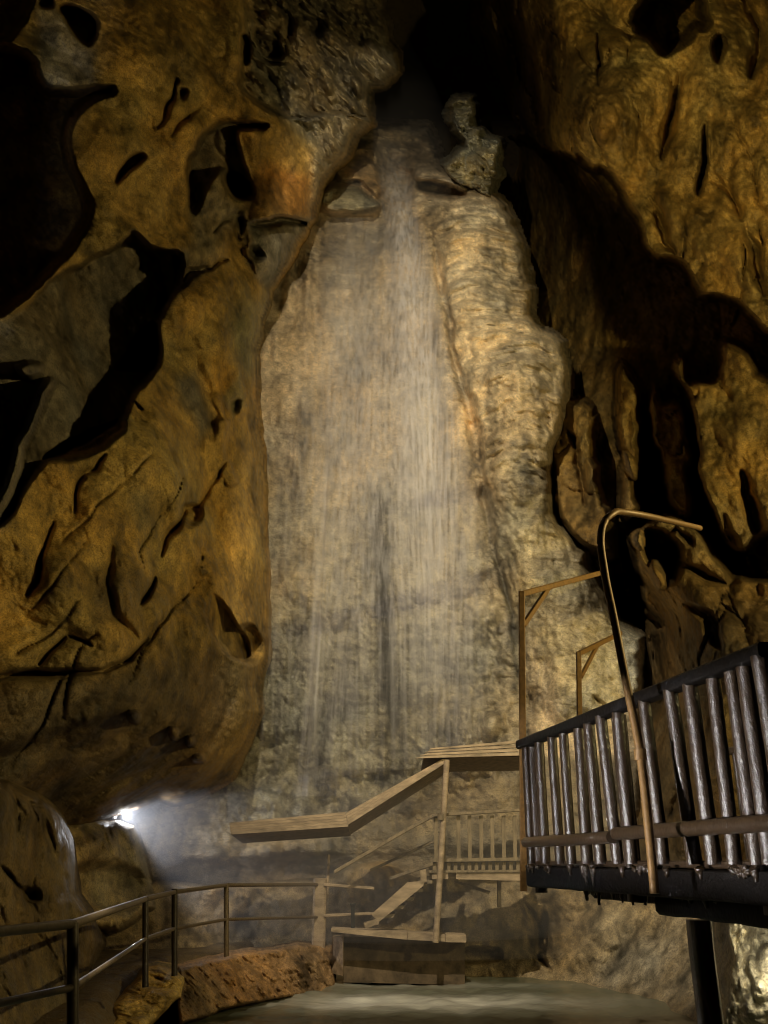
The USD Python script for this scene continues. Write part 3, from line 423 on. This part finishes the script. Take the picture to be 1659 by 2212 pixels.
cat = trimesh.util.concatenate

# ---- viewing platform on the right
A2, B2 = at(1148, 1820, 7.8)[:2], at(1720, 1790, 4.2)[:2]
ed = (B2 - A2) / np.linalg.norm(B2 - A2); nd = np.array([-ed[1], ed[0]])
if nd[1] < 0: nd = -nd
ZT, ZB, ZD = at(1148, 1605, 7.8)[2], at(1148, 1820, 7.8)[2], at(1148, 1820, 7.8)[2] - .13
def P3(xy, z): return np.array([xy[0], xy[1], z])
def t_on_edge(u, z, off=0.0):
    k = (u * K - 384) / F; a, e = A2 + nd * off, ed
    # x = k * (y*cP + (z - eye)*sP)
    return (k * (a[1] * cP + (z - EYE[2]) * sP) - a[0]) / (e[0] - k * e[1] * cP)
pf = thing('viewing_platform', 'black dripping wet timber viewing platform with a balustrade, jutting in from the right', 'platform')
W2 = 1.9; Lp = np.linalg.norm(B2 - A2)
z6 = [632, 690, 752, 805, 868, 925, 990, 1055, 1190, 1315, 1400, 1485, 1580, 1650, 1730, 1815]
tops = []
for i, zx in enumerate(z6):
    t = t_on_edge(zx / 2 + 829.5, ZB + .08); c = A2 + ed * t; r = np.random.default_rng(i); th = 0.036 + .006 * r.random()
    c = c + ed * (.006 * r.standard_normal()); lean = .012 * r.standard_normal(2); rg = pipe([P3(c + lean * (z - ZB), z) + np.array([.0008 * r.standard_normal(), .0008 * r.standard_normal(), 0]) for z in np.linspace(ZB - .16, ZT - .02, 16)], th, 10, .045, i)
    obj('baluster', rg, 'wet_dark_wood', pf, smooth=60)
obj('top_rail', beam(P3(A2 - ed * .12, ZT), P3(B2, ZT), .10, .075, seg=24, wob=.06), 'rotten_beam', pf, smooth=40)
obj('bottom_rail', pipe([P3(A2 + ed * 1.75 * k / 24 - nd * .05, ZB) for k in range(25)], .040, 12, .10, 3), 'wet_dark_wood', pf, smooth=40)
obj('bottom_rail', pipe([P3(A2 + ed * (1.82 + (Lp - 1.82) * k / 26) - nd * .05, ZB + .02) for k in range(27)], .040, 12, .10, 4), 'wet_dark_wood', pf, smooth=40)
for s_ in (0.0, 1.78, 3.3):
    c = A2 + ed * s_; obj('post', beam(P3(c + nd * .06, ZD - .25), P3(c + nd * .06, ZT - .03), .09, .09, seg=8, wob=.1, up=(0, 1, 0)), 'wet_dark_wood', pf, smooth=40)
for i in range(13):   # deck boards run across the platform
    o0 = .02 + i * W2 / 13; o1 = o0 + W2 / 13 - .012
    c0, c1 = A2 - ed * .12 + nd * (o0 + o1) / 2, B2 + nd * (o0 + o1) / 2
    obj('deck_board', beam(P3(c0, ZD - .03), P3(c1, ZD - .03), o1 - o0, .04), 'wet_dark_wood', pf)
obj('edge_beam', beam(P3(A2 - ed * .05 - nd * .01, ZD - .13), P3(B2 - nd * .01, ZD - .13), .07, .15, seg=30, wob=.12, seed=5), 'rotten_beam', pf, smooth=40)
obj('edge_beam', beam(P3(A2 + nd * W2, ZD - .13), P3(B2 + nd * W2, ZD - .13), .07, .15), 'rotten_beam', pf)
for i in range(6):
    c = A2 + ed * (.1 + i * .72); obj('joist', beam(P3(c + nd * .04, ZD - .12), P3(c + nd * (W2 - .04), ZD - .12), .06, .14), 'rotten_beam', pf)
obj('bearer', beam(P3(A2 + ed * .25 + nd * .45, ZD - .235), P3(B2 + nd * .45, ZD - .235), .12, .10, seg=20, wob=.15, seed=8), 'rotten_beam', pf, smooth=40)
obj('bearer', beam(P3(A2 + ed * 1.9 + nd * .2, ZD - .255), P3(B2 + nd * .2, ZD - .265), .14, .12, seg=16, wob=.15, seed=9), 'rotten_beam', pf, smooth=40)
# slime hanging in lumps under the edge
rs = np.random.default_rng(12); lumps = []
for i in range(64):
    t = rs.random() ** .9 * Lp; k = rs.random(); z0 = ZD - (.05 if k < .5 else .19); L = (.03 + .05 * rs.random() ** 2) * (1.5 if .6 < t < 1.9 else .7)
    c = A2 + ed * t + nd * (-.05 if k < .5 else (.02 + .3 * rs.random())); n_ = 7
    lumps.append(pipe([P3(c + .002 * rs.standard_normal(2), z0 - L * q) for q in np.linspace(-.1, 1, n_)], [.026 * (1 - .65 * q) * (.8 + .4 * rs.random()) for q in np.linspace(0, 1, n_)], 7, .35, i))
tag(obj('hanging_slime', cat(lumps), 'wet_dark_wood', pf, smooth=60), kind='stuff')
# far balustrade of the platform
obj('top_rail', beam(P3(A2 + nd * W2 - ed * .1, ZT - .03), P3(B2 + nd * W2, ZT - .03), .07, .06), 'wet_dark_wood', pf)
for i in range(17):
    c = A2 + nd * W2 + ed * (.05 + i * .27); obj('baluster', beam(P3(c, ZD), P3(c, ZT - .06), .035, .05, up=(0, 1, 0)), 'wet_dark_wood', pf)
pc = at(1507, 1975, 6.9); pb = at(1534, 2260, 6.9)
obj('support_post', beam([pc[0], pc[1], ZD - .4], [pc[0], pc[1], -1.2], .15, .15, up=(0, 1, 0), seg=12, wob=.08), 'wet_dark_wood', pf, smooth=40)

# ---- steel frames that carry the shelter arms
def steel_frame(label, u0, v0, v1, Y, arm, brace, Ya, Yb, w=.055):
    t = thing('shelter_frame', label, 'steel frame', 'steel frames with braced arms beside the platform')
    p0, p1 = at(u0, v0, Y), at(u0 + (4 if Y < 9 else 3), v1, Y); q = at(*arm, Ya)
    obj('upright', beam(p1, p0 + [0, 0, .02], w, w, .006, up=(0, 1, 0)), 'rusty_steel', t); obj('arm', beam(p0, q, w, w, .006), 'rusty_steel', t)
    b0 = at(brace[0][0], brace[0][1], Y); b1 = p0 + (q - p0) * brace[1]
    obj('brace', beam(b0, b1, .035, .05, .004), 'rusty_steel', t)
steel_frame('taller rusty steel frame with braced arm at the left end of the platform', 1127, 1283, 1925, 8.0, (1292, 1239), ((1131, 1350), .32), 9.6, 8.0)
steel_frame('smaller steel frame with braced arm standing behind the platform balustrade', 1250, 1412, 1640, 10.2, (1340, 1368), ((1255, 1462), .42), 12.0, 10.2)
hp = [at(1414, 1930, 5.00), at(1400, 1780, 5.05), at(1383, 1630, 5.10), at(1354, 1480, 5.15), at(1325, 1330, 5.20), at(1306, 1235, 5.25), at(1298, 1180, 5.25), at(1299, 1148, 5.25), at(1307, 1124, 5.27), at(1322, 1110, 5.30), at(1345, 1106, 5.50), at(1385, 1112, 5.70), at(1440, 1124, 6.20), at(1500, 1138, 7.00), at(1512, 1141, 7.20)]
t = thing('bent_pipe', 'tall rusty pipe bent over in a hook in front of the balustrade', 'pipe')
obj('pipe_shaft', pipe(smoothpath(hp[:9], 50), .024, 12), 'rusty_steel', t, smooth=True)
obj('pipe_hook', pipe(smoothpath(hp[8:], 40), .023, 12), 'rusty_steel', t, smooth=True)
obj('pipe_clamp', pipe([hp[2] - [0, 0, .03], hp[2] + [0, 0, .03]], .034, 12), 'rusty_steel', t, smooth=40)

# ---- pipe railing along the walkway, left
t = thing('walkway_railing', 'pipe railing curving along the left walkway to the timber post by the pool', 'railing')
rp = [(157, 1994, 2290, 6.5, .038), (314, 1938, 2114, 11.2, .035), (377, 1920, 2090, 13.0, .04), (489, 1910, 2070, 15.4, .04)]
for u, v0, v1, Y, r in rp:
    a_, b_ = at(u, v0, Y), at(u, v1, Y); obj('post', pipe([b_ + (b_ - a_) * .1, a_], r, 10), 'dark_steel' if Y < 15 else 'rail_steel', t, smooth=40)
top = [(-60, 2018, 5.4), (157, 1996, 6.5), (314, 1942, 11.2), (377, 1927, 13.0), (489, 1912, 15.4), (692, 1911, 17.6)]
mid = [(-60, 2180, 5.4), (157, 2133, 6.5), (314, 2028, 11.2), (377, 2006, 13.0), (489, 1986, 15.4), (692, 1981, 17.6)]
for L_, nm in ((top, 'top_rail'), (mid, 'middle_rail')):
    for i, (p, q) in enumerate(zip(L_[:-1], L_[1:])):
        obj(nm, pipe([at(*p), at(*q)], (.030 if nm == 'top_rail' else .023), 10), 'dark_steel' if i < 1 else 'rail_steel', t, smooth=40)
t = thing('timber_post', 'thick pale timber post where the railing meets the wooden stair', 'post')
obj('post_shaft', beam(at(688, 2052, 17.6), at(692, 1897, 17.6), .24, .2, up=(0, 1, 0)), 'pale_wood', t)
obj('rail', beam(at(700, 1911, 17.5), at(808, 1919, 17.3), .06, .05), 'pale_wood', t); obj('rail', beam(at(700, 1978, 17.5), at(812, 1973, 17.3), .06, .05), 'pale_wood', t)
obj('hanging_rod', pipe([at(706, 1940, 17.7), at(710, 1846, 17.7)], .03, 8), 'pale_wood', t)

# ---- wooden stair, landing and plinth
YS = 17.0
t = thing('plinth', 'low brown rendered plinth at the pool edge with a dark round drain', 'plinth')
obj('plinth_block', plate([(742, 2024), (1004, 2034), (1004, 2128), (742, 2122)], YS + .4, 1.4), 'render_plinth', t); obj('plinth_end', plate([(718, 2024), (741, 2024), (741, 2108), (714, 2102)], [YS + .5, YS + .05, YS + .05, YS + .5], .5), 'pale_wood', t)
dr = thing('drain_pipe', 'dark round drain pipe poking out of the plinth just above the water', 'drain'); c_ = at(793, 2108, YS + .36) + [0, .02, 0]
ann = trimesh.creation.annulus(.12, .14, .1); ann.apply_transform(trimesh.transformations.rotation_matrix(np.pi / 2, [1, 0, 0])); ann.apply_translation(c_ + [0, .1, 0]); obj('pipe_rim', ann, 'black_rubber', dr, smooth=40)
dk = trimesh.creation.cylinder(.125, .02); dk.apply_transform(trimesh.transformations.rotation_matrix(np.pi / 2, [1, 0, 0])); dk.apply_translation(c_ + [0, .1, 0]); obj('pipe_mouth', dk, 'black_rubber', dr, smooth=40)  # black disc stands in for the shade inside the pipe mouth
obj('edge_plank', plate([(715, 2006), (880, 2013), (880, 2030), (715, 2013)], YS - .05, .5), 'pale_wood', t); obj('edge_plank', plate([(881, 2014), (962, 2019), (962, 2034), (881, 2030)], YS - .06, .5), 'pale_wood', t); obj('edge_plank', plate([(963, 2018), (1007, 2020), (1007, 2036), (963, 2035)], YS - .04, .5), 'pale_wood', t)
st = thing('wooden_stair', 'pale wooden stair climbing from the plinth to the landing', 'stair')
obj('stringer', plate([(802, 1975), (880, 1906), (918, 1902), (914, 1914), (818, 1992)], YS - .02, .06), 'pale_wood', st)
obj('stringer', plate([(802, 1975), (880, 1906), (918, 1902), (914, 1914), (818, 1992)], YS + 1.1, .06), 'pale_wood', st)
obj('bottom_riser', plate([(785, 1993), (821, 1983), (818, 1996), (790, 2006)], YS - .06, .06), 'pale_wood', st); obj('newel', plate([(908, 1880), (920, 1877), (922, 1905), (909, 1908)], YS - .03, .08), 'pale_wood', st)
for i in range(5):
    f = (i + .6) / 5; u, v = 815 + 105 * f, 1990 - 92 * f
    obj('tread', plate([(u - 4, v - 2), (u + 26, v - 5), (u + 22, v + 3), (u - 6, v + 5)], YS + .05, 1.0), 'grey_wood', st)
obj('handrail', beam(at(722, 1884, YS - .02), at(880, 1792, YS - .02), .05, .06), 'grey_wood', st); obj('handrail', beam(at(880, 1792, YS - .02), at(936, 1762, YS - .02), .05, .06), 'grey_wood', st); obj('lower_handrail', beam(at(800, 1880, YS + 1.1), at(935, 1818, YS + 1.1), .04, .05), 'grey_wood', st)
obj('toe_rail', beam(at(842, 1898, YS + 1.0), at(936, 1866, YS + 1.0), .06, .06), 'grey_wood', st)
ld = thing('stair_landing', 'weathered wooden landing with a plank balustrade at the stair head', 'landing')
obj('fascia', plate([(933, 1886), (968, 1885), (968, 1899), (933, 1899)], YS - .02, .05), 'pale_wood', ld); obj('fascia', plate([(985, 1885), (1135, 1884), (1135, 1903), (985, 1899)], YS - .02, .05), 'pale_wood', ld)
for i in range(8): obj('deck_board', plate([(927, 1880 - .1), (1150, 1879), (1150, 1884), (927, 1885)], YS - .05 + i * .17, .155), 'grey_wood', ld)
obj('bottom_rail', plate([(928, 1855), (1140, 1852), (1140, 1859), (928, 1862)], YS, .05), 'grey_wood', ld); obj('top_rail', beam(at(930, 1762, YS), at(1140, 1749, YS), .06, .05), 'grey_wood', ld)
for u in (941, 958, 990, 1014, 1039, 1063, 1088, 1112, 1136): obj('baluster', plate([(u - 4, 1762), (u + 4, 1761), (u + 5, 1857), (u - 3, 1857)], YS + .055, .03), 'grey_wood', ld)
for i in range(14): obj('toe_slat', plate([(935 + i * 15, 1862), (943 + i * 15, 1862), (943 + i * 15, 1880), (935 + i * 15, 1880)], YS + .06, .03), 'grey_wood', ld)
obj('joist', plate([(1075, 1900), (1083, 1900), (1083, 1960), (1075, 1960)], YS + .4, .1), 'grey_wood', ld); obj('cross_brace', plate([(980, 1905), (988, 1903), (1060, 1925), (1056, 1932)], YS + .5, .06), 'grey_wood', ld)
tp = thing('stair_pole', 'tall thin pole in front of the stair holding up the upper roof', 'pole')
obj('pole_shaft', pipe([at(941, 2036, YS - .25), at(953, 1850, YS - .25), at(965, 1644, YS - .25)], .055, 10), 'pale_wood', tp, smooth=40); obj('pole_bracket', pipe([at(953, 1772, YS - .25), at(954, 1758, YS - .25)], .075, 10), 'grey_wood', tp, smooth=40)
bp = thing('black_post', 'short black post standing between the railing and the stair foot', 'post'); obj('post_shaft', plate([(758, 1955), (766, 1955), (766, 2007), (758, 2007)], YS + .3, .1), 'black_rubber', bp); obj('post_cap', plate([(756, 1952), (768, 1952), (768, 1956), (756, 1956)], YS + .28, .14), 'black_rubber', bp)

# ---- boarded shelter roofs over the walkway and stair
def roof(label, quad, n, Y, gap, back=1.5, rise=-.12, ov=0.0):
    t = thing('shelter_roof', label, 'roof', 'boarded shelter roofs under the falls')
    (a, b, c, d) = [np.array(p, float) for p in quad]     # a-b upper edge, d-c lower edge
    for i in range(n):
        f0, f1 = i / n, (i + 1 - gap) / n; off = .035 * (n - i)
        obj('board', plate([a + (d - a) * f0 + (b - a) * .004 * i * ov, b + (c - b) * f0, b + (c - b) * f1, a + (d - a) * f1 - (b - a) * .03 * i * ov], Y - off * -1 - .12, .035 + .03), 'pale_wood', t)
    A, B = at(*d, Y + .1), at(*c, Y + .1); V = np.array([A, B, B + [0, back, rise], A + [0, back, rise]]); V = np.vstack([V, V + [0, 0, .04]])
    Fq = [(0, 2, 1), (0, 3, 2), (4, 5, 6), (4, 6, 7), (0, 1, 5), (0, 5, 4), (1, 2, 6), (1, 6, 5), (2, 3, 7), (2, 7, 6), (3, 0, 4), (3, 4, 7)]
    obj('roof_deck', trimesh.Trimesh(V, Fq, process=False), 'grey_wood', t)
    return t
roof('lowest pale boarded roof over the walkway, beside the rock overhang', [(495, 1777), (746, 1754), (752, 1786), (499, 1803)], 5, YS, .08)
roof('sloping pale boarded roof rising with the stair', [(747, 1756), (957, 1639), (972, 1642), (752, 1782)], 4, YS + .02, .06)
roof('topmost boarded roof with four gapped planks over the landing', [(930, 1616), (1150, 1597), (1150, 1634), (915, 1638)], 4, YS + .03, .32, ov=1.0)

# ---- the lit lamp at the mouth of the side passage
usdkit.material(stage, '/World/Looks/lamp_glass', {'e': ('emission', {'color': COOL, 'strength': 2.0})}, [], surface='e.emission')
lp = np.array(LAMPS[3][1]); t = thing('flood_lamp', 'small lit floodlight glaring from behind the overhanging left rock', 'lamp')
hb = trimesh.creation.box((.05, .3, .22)); hb.apply_translation(lp + [-.2, 0, 0]); obj('housing', hb, 'dark_steel', t)
gl = trimesh.creation.cylinder(.1, .02); gl.apply_transform(trimesh.transformations.rotation_matrix(np.pi / 2, [0, 1, 0])); gl.apply_translation(lp + [-.16, 0, 0]); obj('lens', gl, 'lamp_glass', t, smooth=40)
obj('bracket', pipe([lp + [-.22, 0, -.1], lp + [-.22, 0, -.6]], .02, 8), 'dark_steel', t, smooth=40)

# ---- floodlights out of view, hoods and barn doors added to shape the beams
def hood(label, pos, yaw, LT, LB, RT, RB, EB, ET, reach=1.0, EBR=None):
    ER = EB if EBR is None else EBR
    t = thing('hooded_flood_lamp', label, 'lamp'); c0, s0 = math.cos(math.radians(yaw)), math.sin(math.radians(yaw))
    def door(corners):
        V = []
        for az, el, r in corners:
            az, el = math.radians(az), math.radians(el); x, y, z = r * math.tan(az), r, r * math.tan(el); V.append(np.array(pos) + [x * c0 + y * s0, y * c0 - x * s0, z])
        V = np.array(V); n_ = np.cross(V[1] - V[0], V[2] - V[0]); n_ /= np.linalg.norm(n_)
        return trimesh.Trimesh(np.vstack([V, V + n_ * .012]), [(0, 1, 2), (0, 2, 3), (4, 6, 5), (4, 7, 6), (0, 4, 5), (0, 5, 1), (1, 5, 6), (1, 6, 2), (2, 6, 7), (2, 7, 3), (3, 7, 4), (3, 4, 0)], process=False)
    n = .25 * reach
    for cs in ([(LB, EB, n), (LB, EB, reach), (LT, ET, reach), (LT, ET, n)], [(RB, ER, n), (RB, ER, reach), (RT, ET, reach), (RT, ET, n)], [(LB, EB, n), (LB, EB, reach), (RB, ER, reach), (RB, ER, n)], [(LT, ET, n), (LT, ET, reach), (RT, ET, reach), (RT, ET, n)]):
        obj('barn_door', door(cs), 'dark_steel', t)
    for cs in ([(-82, -82, n), (LB, EB, n), (LT, ET, n), (-82, 82, n)], [(82, -82, n), (RB, ER, n), (RT, ET, n), (82, 82, n)], [(-82, -82, n), (LB, EB, n), (RB, ER, n), (82, -82, n)], [(-82, 82, n), (LT, ET, n), (RT, ET, n), (82, 82, n)]):
        obj('hood_plate', door(cs), 'dark_steel', t)
hood('hooded floodlight high overhead aimed at the pale cliff', LAMPS[0][1], 0, -8.5, -17, 14.5, 37, -60, 39)
hood('hooded floodlight on the right aimed at the left cave wall', LAMPS[1][1], -56, -70, -70, 72, 72, -27, 72, .8)
hood('added hooded floodlight out of view on the left, for highlights on the balusters', LAMPS[5][1], 65, -20, -20, 24, 24, 6.2, 15.5, 1.3)
hood('hooded floodlight behind the viewer aimed at the right cave wall', LAMPS[2][1], 30, -11, -5.5, 40, 32, 39, 70, 1.0, -10)  # slanted lower door cuts the beam to leave a dark wedge

# ---- drifting spray: real, thin air full of droplets
def mist(name, rings, density, color, label, n=20):
    V = []
    for c, rx, ry in rings:
        an = np.arange(n) * 2 * np.pi / n; V.append(np.array(c) + np.stack([np.cos(an) * rx, np.sin(an) * ry, 0 * an], 1))
    m_ = len(rings); V = np.vstack(V + [np.array([rings[0][0]]), np.array([rings[-1][0]])]); Fq = []
    for i in range(m_ - 1):
        for j in range(n): A, B, C_, D_ = i * n + j, i * n + (j + 1) % n, (i + 1) * n + (j + 1) % n, (i + 1) * n + j; Fq += [(A, B, C_), (A, C_, D_)]
    for j in range(n): Fq += [(m_ * n, (j + 1) % n, j), (m_ * n + 1, (m_ - 1) * n + j, (m_ - 1) * n + (j + 1) % n)]
    mm = trimesh.Trimesh(V, Fq, process=False); trimesh.repair.fix_normals(mm)
    usdkit.material(stage, '/World/Looks/' + name + '_air', {'p': ('principled_volume', {'color': color, 'density': density, 'anisotropy': 0.2})}, [], volume='p.volume')
    return tag(obj(name, mm, name + '_air'), label, None, None, 'stuff')
mist('spray_mist', [(at(u, v, Y), rx, ry) for u, v, Y, rx, ry in [(860, 2040, 17.4, .3, .2), (860, 2010, 17.3, 3.6, 2.2), (850, 1880, 17.6, 4.6, 2.6), (840, 1740, 18.4, 4.4, 2.2), (870, 1600, 19.5, 3.6, 1.3), (860, 1300, 20.3, 3.3, 1.0), (850, 1000, 20.7, 2.9, 1.1), (845, 700, 21.3, 2.3, 1.2), (842, 480, 22.2, 1.9, 1.2), (842, 350, 23.2, 2.1, 1.4), (842, 270, 23.8, 2.1, 1.4), (843, 190, 24.2, 1.6, 1.1), (846, 120, 24.4, .9, .7), (850, 60, 24.5, .4, .3), (850, 20, 24.5, .05, .05)]], .038, (.86, .84, .90), 'pale drifting spray hanging about the falling water')
mist('base_mist', [(at(u, v, 17.6), rx, ry) for u, v, rx, ry in [(880, 2075, .2, .2), (870, 2050, 4.6, 2.0), (850, 1950, 5.8, 2.6), (820, 1830, 5.4, 2.4), (800, 1730, 4.0, 1.6), (790, 1680, .2, .1)]], .035, (.88, .86, .86), 'low pale spray drifting over the stair and the pool edge')
mist('lamp_mist', [(lp + np.array([.5, -.1, z]), r, r) for r, z in [(.05, -1.1), (.7, -.9), (1.1, -.5), (1.3, 0.0), (1.1, .5), (.7, .9), (.05, 1.1)]], 0.07, (.85, .88, .95), 'glowing mist in front of the lit floodlight')

# ---- the waterfall
def water_material(name, scale, lo, hi, gain, color):
    usdkit.material(stage, '/World/Looks/' + name, {'g': ('geometry', {}), 'm': ('mapping', {'scale': scale}), 'n': ('noise_texture', {'scale': 1.0, 'detail': 3.0, 'roughness': 0.6}),
        'r': ('map_range', {'from_min': lo, 'from_max': hi, 'to_min': 0.3, 'to_max': gain, 'clamp': True}), 'a': ('attribute', {'attribute': 'flow'}), 'x': ('math', {'math_type': 'multiply'}),
        'd': ('diffuse_bsdf', {'color': color}), 't': ('transparent_bsdf', {}), 'k': ('mix_closure', {})},
        [('g.position', 'm.vector'), ('m.vector', 'n.vector'), ('n.fac', 'r.value'), ('r.result', 'x.value1'), ('a.fac', 'x.value2'), ('x.value', 'k.fac'), ('t.BSDF', 'k.closure1'), ('d.BSDF', 'k.closure2')], surface='k.closure')
water_material('falling_water', (11, 11, .08), .40, .64, 1.0, (.78, .76, .80))
fall = thing('waterfall', 'thin veil of falling water in front of the pale cliff', 'waterfall')
def sheet(name, left, right, Ys, dens, ex=1.0, nx=36, ny=60, seed=0):
    """left, right: (u, v) edges from the top down; Ys: depth along the fall; dens: strength along the fall."""
    l, r = smoothpath(left, ny), smoothpath(right, ny); V = []; D = []
    for i in range(ny):
        f = i / (ny - 1); Y = np.interp(f, np.linspace(0, 1, len(Ys)), Ys)
        for j in range(nx):
            g_ = j / (nx - 1); p = l[i] + (r[i] - l[i]) * g_; V.append(at(p[0], p[1], Y + .25 * math.sin(g_ * 3.14 + seed) + .12 * math.sin(9 * g_ + 3 * f + seed)))
            D.append(np.interp(f, np.linspace(0, 1, len(dens)), dens) * (math.sin(math.pi * g_) ** ex))
    idx = np.arange(nx * ny).reshape(ny, nx); a, b, c, d = idx[:-1, :-1].ravel(), idx[1:, :-1].ravel(), idx[1:, 1:].ravel(), idx[:-1, 1:].ravel()
    m = usdkit.mesh(stage, numbered(name, path_of(fall)), (np.array(V), np.stack([a, b, c, d], 1)), '/World/Looks/falling_water', smooth=True)
    UsdGeom.PrimvarsAPI(m).CreatePrimvar('flow', T.Color3fArray, 'vertex').Set(Vt.Vec3fArray.FromNumpy(np.repeat(np.array(D, np.float32)[:, None], 3, 1)))
sheet('main_stream', [(806, 290), (820, 420), (826, 520), (830, 700), (836, 900), (836, 1200), (830, 1640)], [(872, 290), (900, 420), (925, 520), (960, 700), (995, 900), (1040, 1200), (1060, 1640)], [23.6, 22.4, 21.6, 21.0, 20.7, 20.5, 20.4, 20.3], [0, .5, .55, .5, .46, .4, .3, .12], .8, seed=1)
sheet('main_stream', [(830, 400), (845, 600), (860, 900), (862, 1300)], [(885, 400), (925, 600), (962, 900), (990, 1300)], [21.9, 21.2, 20.8, 20.5], [.05, .16, .2, .18, .05], 1.0, seed=6)
sheet('side_stream', [(700, 470), (690, 620), (680, 900), (670, 1200), (630, 1720)], [(850, 470), (850, 620), (850, 900), (830, 1200), (800, 1720)], [22.4, 21.6, 21.1, 20.7, 20.5], [.1, .26, .22, .18, .18, .08], .7, seed=2)
sheet('thin_stream', [(706, 800), (690, 1100), (664, 1400), (636, 1720)], [(726, 800), (716, 1100), (704, 1400), (684, 1720)], [21.2, 20.8, 20.6, 20.4], [0, .25, .38, .42, .3], .8, nx=14, seed=3)
sheet('spray_veil', [(690, 480), (640, 700), (590, 1000), (560, 1300), (500, 1700)], [(930, 480), (960, 700), (1020, 1000), (1070, 1300), (1080, 1640)], [22.2, 21.4, 20.8, 20.4, 20.2], [.05, .2, .24, .24, .2, .06], .5, seed=4)
